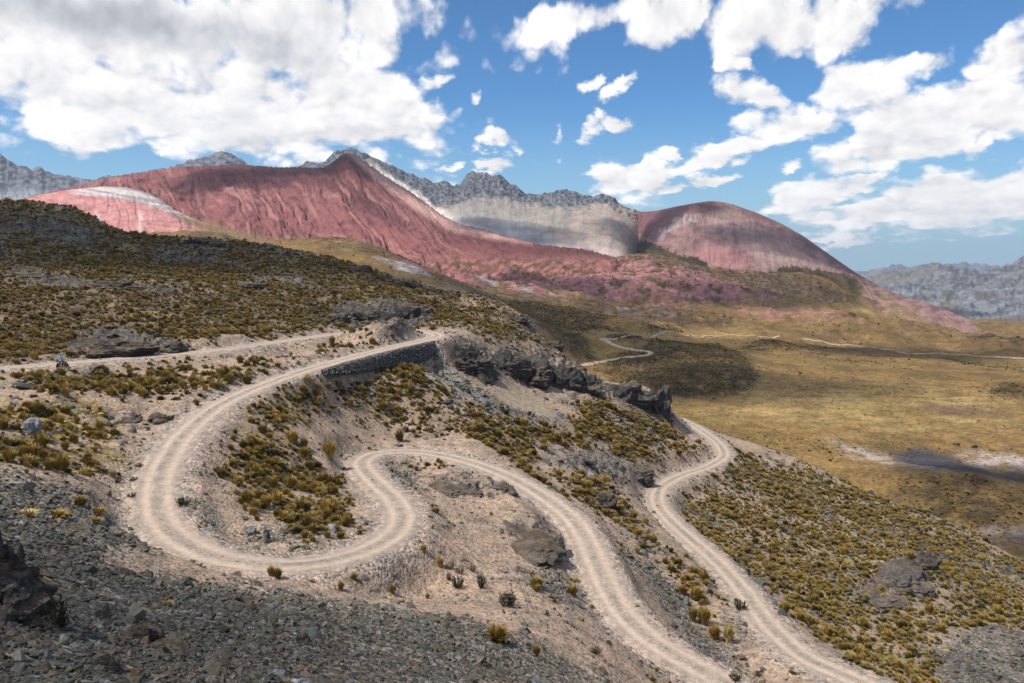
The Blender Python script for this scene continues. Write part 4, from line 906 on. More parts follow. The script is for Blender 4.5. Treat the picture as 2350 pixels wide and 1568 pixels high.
# far ranges
def far_paint(a, b, sc):
    def f(x, t, v, px, py, dz):
        n = fbm(px / 14 * sc, py / 7 * sc, 5); m = fbm(px / 40 * sc + 4, py / 16 * sc, 4)
        c = lerp(a, b, sstep(n + 0.5 * m, -0.3, 0.4))
        return lerp(c, C(0.17, 0.135, 0.085), sstep(m, 0.0, 0.3) * sstep(py, 640, 690) * 0.6)
    return f
def far_shape(amp):
    def f(x, t, v):
        return 0.8 * amp * (ridged(x / 34 + 0.6 * fbm(x / 40, t * 6, 2), t * 6, 5, 0.55) - 0.5) * sstep(t, 0.0, 0.2) + 0.5 * amp * fbm(x / 12, t * 14, 4), 0 * x
    return f
FAR_A = [(1850, 640, 12500), (1967, 626, 12500), (2020, 617, 12500), (2045, 611, 12500), (2060, 606, 12500), (2086, 614, 12500), (2110, 609, 12500), (2140, 612, 12500), (2192, 604, 12500), (2214, 602, 12500), (2231, 608, 12500), (2258, 605, 12500), (2275, 611, 12500), (2350, 608, 12500), (2600, 596, 12500)]
FAR_B = [(1850, 655, 8200), (1990, 634, 8200), (2050, 621, 8200), (2090, 618, 8200), (2112, 610, 8200), (2130, 604, 8200), (2160, 607, 8200), (2185, 620, 8200), (2240, 632, 8200), (2300, 640, 8200), (2600, 646, 8200)]
FAR_C = [(1850, 700, 5200), (1960, 672, 5200), (2020, 658, 5200), (2080, 652, 5200), (2121, 641, 5200), (2150, 622, 5200), (2179, 607, 5200), (2200, 615, 5200), (2253, 626, 5200), (2292, 613, 5200), (2323, 606, 5200), (2350, 590, 5200), (2420, 566, 5200), (2600, 545, 5200)]
FAR_D = [(1850, 720, 3900), (1980, 668, 3900), (2030, 656, 3900), (2070, 652, 3900), (2120, 660, 3900), (2200, 668, 3900), (2270, 664, 3900), (2350, 662, 3900), (2600, 650, 3900)]
mountain('far_mountain_range', [[(1850, 760, 10500), (2600, 760, 10500)], FAR_A], 1850, 2600, 240, 40, far_shape(60), far_paint(C(0.20, 0.20, 0.21), C(0.12, 0.12, 0.13), 1.4), M_FAR, back=(2500, 500))
mountain('far_mountain_range', [[(1850, 760, 7000), (2600, 760, 7000)], FAR_B], 1850, 2600, 240, 40, far_shape(40), far_paint(C(0.22, 0.19, 0.15), C(0.12, 0.11, 0.10), 1.2), M_FAR, back=(1500, 400))
mountain('far_mountain_range', [[(1850, 790, 4300), (2600, 790, 4300)], FAR_C], 1850, 2600, 340, 80, far_shape(34), far_paint(C(0.20, 0.195, 0.195), C(0.085, 0.085, 0.088), 1.0), M_FAR, back=(900, 300))
mountain('far_mountain_range', [[(1850, 840, 2300), (2600, 860, 2300)], [(1850, 770, 3000), (2600, 740, 3000)], FAR_D], 1850, 2600, 380, 110, far_shape(24), far_paint(C(0.23, 0.232, 0.245), C(0.11, 0.11, 0.118), 0.6), M_FAR, back=(700, 200))
# lowland beyond everything, out to the horizon
gxy = np.linspace(-30000, 30000, 61); ga, gb = np.meshgrid(gxy, np.linspace(-4000, 40000, 61))
gz = -430 + 60 * fbm(ga / 5000, gb / 5000, 3)
low_land = mesh_obj('lowland_terrain', np.stack([ga, gb, gz], -1).reshape(-1, 3), grid_faces(61, 61), M_FAR, kind='structure')
color_attr(low_land, np.tile(C(0.2, 0.16, 0.11), (61 * 61, 1)))
VZ = z2
print('far', round(time.time() - T0, 1))
# ================================================================== PLANTS AND STONES
def finish_mesh(name, bm, mats, smooth=False):
    me = bpy.data.meshes.new(name); bm.to_mesh(me); bm.free()
    for m in mats: me.materials.append(m)
    if smooth: me.polygons.foreach_set('use_smooth', [True] * len(me.polygons))
    return me
def obj_from(name, me, loc=(0, 0, 0), rot=(0, 0, 0), scl=(1, 1, 1), parent=None, link=True, **props):
    o = bpy.data.objects.new(name, me)
    if link: COL.objects.link(o)
    o.location, o.rotation_euler = loc, rot
    o.scale = scl if hasattr(scl, '__len__') else (scl, scl, scl)
    if parent: o.parent = parent
    for a, b in props.items(): o[a] = b
    return o
def leaf_material(name, stops, trans=0.25, tip=(0.33, 0.235, 0.10), tipamt=0.6):
    m, nt, b = new_mat(name, 0.8)
    oi = nt.new('ShaderNodeObjectInfo')
    c = nt.ramp(oi.outputs['Random'], stops)
    tc = nt.new('ShaderNodeTexCoord').outputs['Object']
    sx = nt.new('ShaderNodeSeparateXYZ'); nt.put(sx.inputs[0], tc)
    # dry, bleached blade ends
    if tipamt: c = nt.mix(nt.math('MULTIPLY', nt.smooth(sx.outputs[2], 0.35, 1.05), tipamt), c, (*tip, 1))
    n = nt.noise(tc, 7.0, 3, 0.6)
    c = nt.vmath('SCALE', c, scale=nt.smooth(n, 0.3, 0.7, 0.65, 1.35))
    nt.put(b.inputs['Base Color'], c)
    return m
M_TUSS = leaf_material('dry_bunchgrass', [(0.0, (0.075, 0.052, 0.018)), (0.13, (0.13, 0.105, 0.03)), (0.24, (0.24, 0.13, 0.03)), (0.38, (0.194, 0.151, 0.035)), (0.55, (0.317, 0.208, 0.044)), (0.7, (0.399, 0.276, 0.072)), (0.82, (0.19, 0.115, 0.03)), (0.92, (0.33, 0.27, 0.13)), (1.0, (0.492, 0.364, 0.134))], tip=(0.471, 0.323, 0.100), tipamt=0.55)
M_BUSH = leaf_material('dark_green_leaf', [(0.0, (0.022, 0.030, 0.012)), (0.5, (0.035, 0.042, 0.016)), (1.0, (0.055, 0.055, 0.022))], tip=(0.07, 0.075, 0.03), tipamt=0.4)
M_TWIG = leaf_material('grey_twig', [(0.0, (0.06, 0.045, 0.035)), (1.0, (0.09, 0.075, 0.065))], tipamt=0)
M_MOSS = leaf_material('yellow_cushion_moss', [(0.0, (0.30, 0.25, 0.04)), (0.5, (0.38, 0.27, 0.06)), (1.0, (0.34, 0.33, 0.06))], tipamt=0)
def tussock_mesh(seed, blades, h, w, droop=0.5, wid=0.045):
    r = random.Random(seed); bm = bmesh.new()
    for k in range(blades):
        a = r.uniform(0, 2 * math.pi); rr = math.sqrt(r.random()) * 0.20 * w
        lean = (r.random() ** 0.8) * 0.85; L = h * r.uniform(0.65, 1.1) * (1 - 0.25 * lean)
        ca, sa = math.cos(a), math.sin(a); ta = a + r.uniform(-.6, .6); cx, sx = math.cos(ta), math.sin(ta)
        b0 = Vector((rr * ca, rr * sa, -0.12))
        p1 = b0 + Vector((cx * lean * 0.30 * w, sx * lean * 0.30 * w, L * 0.55 + 0.1))
        p2 = p1 + Vector((cx * lean * 0.36 * w, sx * lean * 0.36 * w, L * (0.5 - droop * lean * 0.75)))
        s = Vector((-sx, cx, 0)) * wid * r.uniform(0.7, 1.3)
        v = [bm.verts.new(q) for q in (b0 - s, b0 + s, p1 + s * 0.9, p1 - s * 0.9, p2)]
        bm.faces.new(v[:4]); bm.faces.new((v[3], v[2], v[4]))
    return finish_mesh('grass_tussock', bm, [M_TUSS])
TUSS = [tussock_mesh(1, 190, 1.0, 1.0), tussock_mesh(2, 170, 1.15, 0.85, 0.3), tussock_mesh(3, 190, 0.8, 1.15, 0.7), tussock_mesh(4, 150, 0.65, 1.2, 0.6), tussock_mesh(5, 180, 1.25, 1.05, 0.45)]
def shrub_meshes(seed, n=420, rx=0.62, rz=0.8):
    r = random.Random(seed); st = bmesh.new(); fo = bmesh.new()
    for k in range(26):
        a = r.uniform(0, 6.283); l = r.random() ** 0.6
        top = Vector((math.cos(a) * l * rx, math.sin(a) * l * rx, rz * (1.0 - 0.45 * l * l) * r.uniform(0.8, 1.1)))
        b0 = Vector((math.cos(a) * 0.08, math.sin(a) * 0.08, -0.1)); s = Vector((0.014, 0.01, 0)); t2 = Vector((-0.01, 0.014, 0))
        mid = b0.lerp(top, 0.5) + Vector((math.cos(a), math.sin(a), 0)) * 0.08
        ring = []
        for p, w in ((b0, 1.4), (mid, 1.0), (top, 0.4)):
            ring.append([st.verts.new(p + d * w) for d in (s, t2, -s, -t2)])
        for q in range(2):
            for i in range(4): st.faces.new((ring[q][i], ring[q][(i + 1) % 4], ring[q + 1][(i + 1) % 4], ring[q + 1][i]))
        for j in range(n // 26):
            f = r.uniform(0.25, 1.02); p = (b0.lerp(mid, f * 2) if f < 0.5 else mid.lerp(top, f * 2 - 1)) + Vector((r.gauss(0, .05), r.gauss(0, .05), r.gauss(0, .035)))
            d = Vector((r.gauss(0, 1) + math.cos(a), r.gauss(0, 1) + math.sin(a), r.uniform(0.6, 1.8))).normalized() * r.uniform(0.09, 0.16)
            w = d.cross(Vector((r.gauss(0, 1), r.gauss(0, 1), r.gauss(0, 1)))).normalized() * 0.032
            v = [fo.verts.new(x) for x in (p - w * 0.4, p + d * 0.5 - w, p + d, p + d * 0.5 + w)]
            fo.faces.new(v)
    return finish_mesh('stem', st, [M_TWIG]), finish_mesh('foliage', fo, [M_BUSH])
SHRUB = [shrub_meshes(11), shrub_meshes(12, 380, 0.75, 0.6), shrub_meshes(13, 460, 0.55, 0.95), shrub_meshes(14, 150, 0.6, 0.8)]
def bush_mesh(seed):
    r = random.Random(seed); fo = bmesh.new()
    for k in range(170):
        d = Vector((r.gauss(0, 1), r.gauss(0, 1), abs(r.gauss(0, 0.8)))).normalized(); p = Vector((d.x * 0.42, d.y * 0.42, d.z * 0.42)) * (r.random() ** 0.3)
        d = (d + Vector((0, 0, 0.5))).normalized() * 0.16; w = d.cross(Vector((r.gauss(0, 1), r.gauss(0, 1), r.gauss(0, 1)))).normalized() * 0.05
        fo.faces.new([fo.verts.new(x) for x in (p - w * .5, p + d * .5 - w, p + d, p + d * .5 + w)])
    return finish_mesh('low_bush', fo, [M_BUSH])
BUSH = [bush_mesh(21), bush_mesh(22)]
def cushion_mesh(seed):
    r = random.Random(seed); bm = bmesh.new(); bmesh.ops.create_icosphere(bm, subdivisions=2, radius=0.5)
    for v in bm.verts: v.co *= r.uniform(0.8, 1.15); v.co.z *= 0.42
    return finish_mesh('moss_cushion', bm, [M_MOSS])
CUSH = [cushion_mesh(31), cushion_mesh(32)]

def stone_material():
    m, nt, b = new_mat('scree_stone', 0.9)
    oi = nt.new('ShaderNodeObjectInfo')
    tc = nt.new('ShaderNodeTexCoord').outputs['Object']
    c = nt.ramp(oi.outputs['Random'], [(0, (0.064, 0.062, 0.052)), (0.18, (0.100, 0.094, 0.076)), (0.34, (0.120, 0.117, 0.099)), (0.46, (0.100, 0.096, 0.068)), (0.58, (0.148, 0.139, 0.119)), (0.66, (0.108, 0.110, 0.107)), (0.74, (0.172, 0.131, 0.101)), (0.84, (0.136, 0.092, 0.050)), (0.92, (0.216, 0.200, 0.173)), (0.97, (0.080, 0.077, 0.071))], 'CONSTANT')
    n = nt.noise(tc, 3.0, 6, 0.65); n2 = nt.noise(tc, 1.1, 3, 0.5)
    c = nt.vmath('SCALE', c, scale=nt.smooth(n, 0.3, 0.7, 0.72, 1.25))
    c = nt.mix(nt.smooth(n2, 0.56, 0.68, 0, 0.5), c, (0.15, 0.10, 0.05, 1))
    nt.put(b.inputs['Base Color'], c)
    bp = nt.new('ShaderNodeBump'); bp.inputs['Strength'].default_value = 0.6; bp.inputs['Distance'].default_value = 0.2
    nt.put(bp.inputs['Height'], n); nt.l.new(bp.outputs[0], b.inputs['Normal'])
    return m
M_STONE = stone_material()
def stone_mesh(seed, n=16, flat=0.45, el=1.0, rough=0, mat=None, name='stone'):
    """angular broken stone: hull of scattered points, unit size about 1"""
    r = random.Random(seed); bm = bmesh.new()
    for k in range(n):
        d = Vector((r.gauss(0, 1), r.gauss(0, 1), r.gauss(0, 1))).normalized() * r.uniform(0.75, 1.0)
        bm.verts.new((d.x * 0.5 * el, d.y * 0.5, d.z * 0.5 * flat))
    g = bmesh.ops.convex_hull(bm, input=bm.verts)
    bmesh.ops.delete(bm, geom=[v for v in bm.verts if not v.link_faces], context='VERTS')
    if rough:
        bmesh.ops.subdivide_edges(bm, edges=bm.edges[:], cuts=2, use_grid_fill=True)
        bmesh.ops.triangulate(bm, faces=bm.faces[:])
        co = np.array([v.co[:] for v in bm.verts])
        d = fbm(co[:, 0] * 3 + seed, co[:, 1] * 3 + co[:, 2] * 4, 4)
        nrm = [v.normal.copy() for v in bm.verts]
        for v, q, nn in zip(bm.verts, d, nrm): v.co += Vector(v.co).normalized() * float(q) * rough
    return finish_mesh(name, bm, [mat or M_STONE])
STONE = [stone_mesh(100 + k, random.Random(k).randint(9, 15), (0.35, 0.5, 0.65, 0.3, 0.8, 0.45, 0.55, 0.4)[k], (1.2, 1.0, 1.3, 1.5, 1.0, 1.15, 1.4, 1.0)[k]) for k in range(8)]

def instancer(name, meshes, P, rot, scl, idx, **props):
    """one object that holds many small copies of a few meshes"""
    me = bpy.data.meshes.new(name + '_points')
    me.vertices.add(len(P)); me.vertices.foreach_set('co', np.asarray(P, np.float32).ravel())
    for nm, typ, val in (('rot', 'FLOAT_VECTOR', rot), ('scl', 'FLOAT_VECTOR', scl), ('idx', 'INT', idx)):
        a = me.attributes.new(nm, typ, 'POINT')
        a.data.foreach_set('vector' if typ == 'FLOAT_VECTOR' else 'value', np.asarray(val, np.int32 if typ == 'INT' else np.float32).ravel())
    o = bpy.data.objects.new(name, me); COL.objects.link(o)
    for k, v in props.items(): o[k] = v
    g = bpy.data.node_groups.new(name + '_nodes', 'GeometryNodeTree')
    g.interface.new_socket('Geometry', in_out='INPUT', socket_type='NodeSocketGeometry')
    g.interface.new_socket('Geometry', in_out='OUTPUT', socket_type='NodeSocketGeometry')
    nt = NT(g); gi = nt.new('NodeGroupInput'); go = nt.new('NodeGroupOutput')
    j = nt.new('GeometryNodeJoinGeometry'); ins = []
    for k, m in enumerate(meshes):
        src = bpy.data.objects.new(name + '_source', m)
        oi = nt.new('GeometryNodeObjectInfo'); oi.inputs['Object'].default_value = src; oi.inputs['As Instance'].default_value = False
        gti = nt.new('GeometryNodeGeometryToInstance'); nt.l.new(oi.outputs['Geometry'], gti.inputs[0]); ins.append(gti)
    for gti in reversed(ins): nt.l.new(gti.outputs[0], j.inputs[0])
    def att(nm, t):
        n = nt.new('GeometryNodeInputNamedAttribute', data_type=t); n.inputs['Name'].default_value = nm
        return n.outputs['Attribute']
    ip = nt.new('GeometryNodeInstanceOnPoints')
    nt.l.new(gi.outputs[0], ip.inputs['Points']); nt.l.new(j.outputs[0], ip.inputs['Instance'])
    ip.inputs['Pick Instance'].default_value = True
    nt.l.new(att('idx', 'INT'), ip.inputs['Instance Index'])
    er = nt.new('FunctionNodeEulerToRotation'); nt.l.new(att('rot', 'FLOAT_VECTOR'), er.inputs[0])
    nt.l.new(er.outputs[0], ip.inputs['Rotation']); nt.l.new(att('scl', 'FLOAT_VECTOR'), ip.inputs['Scale'])
    nt.l.new(ip.outputs[0], go.inputs[0])
    md = o.modifiers.new('instances', 'NODES'); md.node_group = g
    return o

dU = np.gradient(U)[None, :]; dV = np.gradient(V)[:, None]
AREA = RR ** 2 * dU * dV
INFR = (np.abs(UU) < 0.66) & (RR > 4)
SEEN = QF >= HMAX - 0.035
def sample(density, cap=1e9):
    """random ground points with the given number per square metre"""
    lam = np.where(INFR & SEEN, density * AREA, 0)
    if lam.sum() > cap: lam *= cap / lam.sum()
    n = rng.poisson(lam); i, j = np.nonzero(n); rep = n[i, j]; i = np.repeat(i, rep); j = np.repeat(j, rep)
    u = U[j] + (rng.random(len(i)) - 0.5) * dU[0, j]; v = V[i] + (rng.random(len(i)) - 0.5) * dV[i, 0]
    r = np.exp(v); X, Y = r * np.sin(u), r * np.cos(u)
    return np.stack([X, Y, ground_z(X, Y)], -1), i, j
# ---- plants
hillf = m_hill * 1.0
P, pi, pj = sample(veg * (4.0 + 1.4 * hillf), 140000)
n = len(P); rr_ = np.hypot(P[:, 0], P[:, 1])
patch = fbm(P[:, 0] / 9 + 3, P[:, 1] / 9, 3)
size = np.clip(rng.lognormal(-0.2, 0.42, n) * (0.92 + 0.5 * patch), 0.28, 1.9) * (1 - 0.25 * hillf[pi, pj]) * (1 - 0.2 * m_right[pi, pj]) * np.where(rng.random(n) < 0.45, 0.55, 1.0)
kind = rng.choice(5, n, p=[.27, .2, .23, .18, .12])
dark = rng.random(n) < 0.13
kind = np.where(dark, 5 + rng.integers(0, 2, n), kind)
# a thin sprinkle everywhere else
P2, i2, j2 = sample(np.where(d_road < 1.8, 0, 0.012) * (1 - np.clip(m_grey, 0, 1) * 0.8) + 0.05 * ((d_road > 2.5) & (d_road < 4.2)), 4000)
P = np.vstack([P, P2]); pi = np.r_[pi, i2]; pj = np.r_[pj, j2]
size = np.r_[size, np.clip(rng.lognormal(-0.75, 0.35, len(P2)), 0.2, 1.0)]; kind = np.r_[kind, np.where(rng.random(len(P2)) < 0.35, 5, rng.choice(5, len(P2)))]
P3, i3, j3 = sample(np.where(np.abs(d_road) < 0.4, 0.07, 0.0), 900)     # small tufts on the crown of the track
P = np.vstack([P, P3]); pi = np.r_[pi, i3]; pj = np.r_[pj, j3]; size = np.r_[size, rng.uniform(0.2, 0.42, len(P3))]; kind = np.r_[kind, rng.choice(5, len(P3))]
P[:, 2] -= 0.04 * size
hgt = size * rng.uniform(0.75, 1.15, len(P))
rot = np.stack([rng.normal(0, 0.10, len(P)), rng.normal(0, 0.10, len(P)), rng.uniform(0, 6.283, len(P))], -1)
px, py = proj(P)
vis = VIS[pi, pj] & (px > 4) & (px < 2346) & (py > 0) & (py < 1564)
Mp, mi_, mj_ = sample(m_moss * 1.1 * sstep(n_a + 0.7 * n_b, -0.25, 0.2), 9000)
msz = np.clip(rng.lognormal(-0.9, 0.4, len(Mp)), 0.2, 1.1)
EXPL = []          # places kept free for the plants and boulders that are set one by one
print('plants', len(P), 'in view', int(vis.sum()))
# ================================================================== CRAGS, BOULDERS, WALL, SINGLE SHRUBS
def crag_material(name, dark, mid, pale, lich, soil=True):
    m, nt, b = new_mat(name, 0.93)
    tc = nt.new('ShaderNodeTexCoord').outputs['Object']
    oi = nt.new('ShaderNodeObjectInfo')
    w = nt.vmath('ADD', tc, oi.outputs['Location'])
    st = nt.vmath('MULTIPLY', w, (1.0, 1.0, 3.2))
    n1 = nt.noise(w, 0.55, 6, 0.62); n2 = nt.noise(st, 1.7, 6, 0.66); n3 = nt.noise(w, 6.0, 4, 0.65)
    c = nt.mix(nt.smooth(n2, 0.34, 0.62), (*dark, 1), (*mid, 1))
    c = nt.mix(nt.smooth(n1, 0.52, 0.68, 0, 0.75), c, (*pale, 1))
    c = nt.mix(nt.smooth(nt.noise(w, 1.3, 5, 0.6), 0.58, 0.68, 0, 0.7), c, (*lich, 1))
    c = nt.vmath('SCALE', c, scale=nt.smooth(n3, 0.3, 0.7, 0.55, 1.45))
    if soil:     # grit and roots lie on the flat tops of the ledges
        ge = nt.new('ShaderNodeNewGeometry'); sn = nt.new('ShaderNodeSeparateXYZ'); nt.put(sn.inputs[0], ge.outputs['True Normal'])
        top = nt.smooth(nt.math('ADD', sn.outputs[2], nt.math('MULTIPLY', nt.math('SUBTRACT', n2, 0.5), 0.9)), 0.70, 0.92)
        c = nt.mix(nt.math('MULTIPLY', top, 0.8), c, nt.mix(nt.smooth(n1, 0.4, 0.6), (0.13, 0.09, 0.045, 1), (0.26, 0.19, 0.13, 1)))
    nt.put(b.inputs['Base Color'], c)
    h = nt.math('ADD', nt.math('ADD', nt.math('MULTIPLY', n2, 0.9), nt.math('MULTIPLY', n1, 0.8)), nt.math('MULTIPLY', n3, 0.3))
    bp = nt.new('ShaderNodeBump'); bp.inputs['Strength'].default_value = 1.0; bp.inputs['Distance'].default_value = 1.0
    nt.put(bp.inputs['Height'], h); nt.l.new(bp.outputs[0], b.inputs['Normal'])
    return m
M_CRAG = crag_material('dark_slate_rock', (0.05, 0.046, 0.042), (0.125, 0.115, 0.104), (0.20, 0.18, 0.16), (0.14, 0.095, 0.048))
M_PINKROCK = crag_material('pale_schist_rock', (0.12, 0.108, 0.10), (0.25, 0.225, 0.21), (0.36, 0.315, 0.285), (0.17, 0.125, 0.075))
M_PALE = crag_material('pale_boulder_rock', (0.26, 0.27, 0.28), (0.45, 0.455, 0.46), (0.60, 0.60, 0.61), (0.32, 0.30, 0.26), soil=False)
_ico = {}
def ico(n):
    if n not in _ico:
        bm = bmesh.new(); bmesh.ops.create_icosphere(bm, subdivisions=n, radius=1.0)
        _ico[n] = (np.array([v.co[:] for v in bm.verts]), np.array([[v.index for v in f.verts] for f in bm.faces])); bm.free()
    return _ico[n]
def rock_body(seed, sx, sy, sz, sub=4, chunks=5, rough=0.10, strata=0.0):
    """one weathered mass of overlapping angular blocks, as a single closed surface"""
    g = np.random.default_rng(seed); D, Fc = ico(sub)
    r = np.zeros(len(D))
    for k in range(chunks):
        a = g.uniform(0, 6.283); q = 0 if k == 0 else g.uniform(0.25, 0.62)
        c = np.array([math.cos(a) * q, math.sin(a) * q, g.uniform(-0.1, 0.25) * (k > 0)])
        rad = g.uniform(0.62, 0.8) if k == 0 else g.uniform(0.38, 0.6)
        nn = g.normal(size=(16, 3)); nn[:8, 2] *= 0.25; nn /= np.linalg.norm(nn, axis=1)[:, None]
        d = rad * g.uniform(0.75, 1.05, 16) + nn @ c
        ok = d > 0.03
        dn = D @ nn[ok].T
        e = np.where(dn > 1e-3, d[ok][None] / np.maximum(dn, 1e-3), 9.0).min(1)
        if not ok.all(): e = np.minimum(e, 1.2)
        r = np.maximum(r, np.minimum(e, 1.3))
    V = D * r[:, None] * np.array([sx, sy, sz])
    s = max(sx, sy, sz); w = s * 0.35
    nz = fbm(V[:, 0] / w + seed, V[:, 1] / w + V[:, 2] / w * 0.8, 4) + 0.6 * fbm(V[:, 2] / w * 2.2 + seed, (V[:, 0] - V[:, 1]) / w * 1.6, 3)
    V += D * (nz * rough * min(sx, sy, sz))[:, None]
    if strata:
        q = V[:, 2] / strata + 0.35 * V[:, 0] / s; f = q - np.floor(q)
        V[:, :2] *= (1 + 0.07 * (sstep(f, 0.0, 0.25) - sstep(f, 0.75, 1.0)))[:, None]
    return V, Fc
def place_rock(name, x, y, wpx, hpx, depth, seed, label, cat, mat, sink=0.30, sub=4, chunks=5, rz=None, rough=0.10, strata=0.0, **kw):
    p = at_ground(x, y); r = p.length; mpp = r / F
    sx, sz = wpx * mpp / 1.9, hpx * mpp / 1.15
    V, Fc = rock_body(seed, sx, depth if depth else sx * 0.8, sz, sub, chunks, rough, strata)
    o = mesh_obj(name, V, Fc, mat, smooth=False, label=label, category=cat, **kw)
    o.location = (p.x, p.y, p.z + sz * (0.5 - sink) - 0.15)
    o.rotation_euler = (0, 0, (rz if rz is not None else random.uniform(-.4, .4)) - math.atan2(p.x, p.y))
    return o
CR = [ # x, y, width, height (plan px), depth m, label
    (1075, 835, 95, 58, 4.0, 'dark slate crag with a sandy gap, nearest the walled bend'), (1150, 838, 95, 52, 4.0, 'dark crag above the sandy chute of the rubble fan'), (1215, 858, 110, 60, 4.5, 'broad dark rock face in the middle of the spur'),
    (1285, 872, 90, 56, 4.5, 'dark rock face right of the broad face on the spur'), (1350, 888, 80, 46, 4.0, 'low dark crag partway along the spur crest'), (1430, 905, 84, 46, 4.0, 'rugged crag left of the end cliff of the spur'), (1490, 922, 70, 58, 4.0, 'grey crag joined to the end cliff of the spur'), (1522, 942, 46, 72, 3.5, 'steep pale-streaked cliff at the right end of the spur'),
    (850, 742, 150, 56, 4.0, 'dark quarried cliff behind the spoil heap'), (945, 728, 90, 44, 4.0, 'low cliff between the quarried cliff and the hairpin'), (770, 735, 60, 36, 3.0, 'small rock step left of the quarried cliff'),
    (265, 800, 150, 40, 3.5, 'long dark outcrop just above the upper road'), (395, 800, 80, 28, 2.5, 'dark outcrop right of the long outcrop above the upper road'),
    (290, 970, 95, 30, 2.0, 'dark hump of bedrock left of the bend'), (375, 966, 50, 30, 1.6, 'dark blunt rock next to the bedrock hump near the bend'),
    (1385, 1160, 60, 42, 1.8, 'grey outcrop between the middle and right road legs'), (1160, 1120, 45, 22, 1.2, 'small dark ledge beside the middle road'), (1035, 1118, 95, 18, 2.6, 'flat grey ledge on the stony nose'),
    (1235, 1250, 100, 24, 3.5, 'large fissured outcrop on the nose beside the middle road'), (1278, 1262, 36, 52, 1.5, 'upright rock at the edge of the middle road'), (1175, 1215, 60, 20, 2.5, 'low rock at the left of the fissured outcrop'),
    (1470, 1095, 60, 30, 1.8, 'dark rubble-covered rock above the right road'), (1612, 1318, 26, 44, 1.0, 'standing rock at the left edge of the right road'),
    (2075, 1335, 95, 50, 4.0, 'pale ribbed outcrop on the far right slope'), (2015, 1372, 90, 32, 3.6, 'low pale slab left of the ribbed outcrop'), (2120, 1295, 60, 34, 2.6, 'rock top of the ribbed outcrop on the right slope'),
    (465, 556, 52, 26, 4.0, 'largest grey tor on the skyline of the brown hillside'), (500, 560, 40, 20, 3.5, 'tor touching the largest tor on the hillside skyline'), (610, 570, 55, 20, 4.0, 'tor on the skyline right of the largest tor'), (660, 580, 34, 12, 3.0, 'low tor trailing right of the skyline tors'),
    (830, 618, 60, 20, 4.0, 'dark crag on the descending crest of the brown hillside'), (935, 655, 46, 18, 3.5, 'lower dark crag on the descending hillside crest'), (1190, 735, 50, 20, 3.5, 'dark rocks on the crest above the valley'), (1270, 790, 44, 18, 3.0, 'last dark rocks on the crest before the spur'),
    (280, 660, 110, 22, 4.0, 'dark rock band across the brown hillside'), (60, 630, 90, 22, 4.0, 'dark rock band at the left of the brown hillside'), (560, 655, 70, 18, 3.5, 'small dark rock band in the middle of the brown hillside')]
for k, (x, y, w, h, d, lab) in enumerate(CR):
    pale = 'pale' in lab and 'streaked' not in lab or 'fissured' in lab or 'ledge' in lab or 'upright' in lab
    place_rock('rock_outcrop', x, y, w, h * (0.85 if k < 8 else 0.75), d * 1.5, 300 + k, lab, 'rock outcrop', M_PINKROCK if pale else M_CRAG, sub=5 if w > 90 else 4, chunks=8 if w > 70 else 5, strata=0.45 if k % 2 else 0.7, rough=0.34, sink=0.70, group='rock outcrops in the hillside')
BO = [
    (76, 997, 34, 26, 0.9, 'white-topped boulder on yellow moss at the left', M_PALE), (107, 1002, 22, 9, 0.5, 'flat blue-grey slab right of the white-topped boulder', M_PALE), (135, 829, 17, 13, 0.7, 'pale boulder beside the upper road at the left', M_PALE),
    (614, 1244, 19, 25, 0.5, 'tall greenish slab leaning in the rubble of the loop', M_PINKROCK), (580, 1222, 22, 17, 0.5, 'long pale blue boulder at the top of the loop rubble', M_PALE), (606, 1218, 12, 9, 0.4, 'small blue-grey boulder right of the long pale boulder', M_PALE), (566, 1226, 18, 12, 0.4, 'crumbling pale boulder left in the loop rubble', M_PALE), (611, 1230, 16, 8, 0.4, 'rusty brown block in the loop rubble', M_PINKROCK), (570, 1242, 12, 12, 0.4, 'violet-grey block low in the loop rubble', M_PALE),
    (766, 1216, 25, 19, 0.7, 'bluish boulder among grass near the inner S bend', M_PALE), (1355, 1104, 25, 26, 0.9, 'white veined boulder in the grass above the grey outcrop', M_PALE), (1491, 998, 19, 22, 0.9, 'streaked grey boulder near the top of the right-hand slope', M_PINKROCK),
    (206, 1056, 13, 7, 0.3, 'small white slab on the mossy ground', M_PALE), (700, 1478, 46, 22, 0.45, 'dark wedge-shaped rock in the middle of the scree', M_CRAG), (238, 1530, 84, 34, 0.35, 'long dark ledge-like slab at the bottom left', M_CRAG), (95, 1545, 60, 24, 0.3, 'grey-brown slab at the very bottom left', M_PINKROCK),
    (18, 1432, 34, 26, 0.35, 'white quartz block at the left edge', M_PALE), (632, 1552, 40, 20, 0.3, 'pale greenish slab at the bottom of the scree', M_PALE), (670, 1566, 62, 14, 0.4, 'pale rounded rock cut by the bottom edge', M_PALE), (212, 1340, 22, 12, 0.3, 'flat pink-brown slab on the left scree', M_PINKROCK), (330, 1470, 70, 42, 0.8, 'dark crusted lump of bedrock in the left scree', M_CRAG), (395, 1492, 66, 26, 0.8, 'dark crusted ridge right of the bedrock lump', M_CRAG), (235, 1420, 46, 26, 0.5, 'mossy olive boulder in the left scree', M_PINKROCK),
    (930, 988, 16, 12, 0.9, 'little rock heap beside the lone tussock', M_CRAG), (1500, 1270, 16, 10, 0.4, 'small grey rock on the bank of the middle road', M_PINKROCK), (2235, 1028, 18, 5, 3.0, 'dark rock on the pale mud flat', M_CRAG), (2195, 1022, 14, 4, 3.0, 'flatter dark rock on the pale mud flat', M_CRAG)]
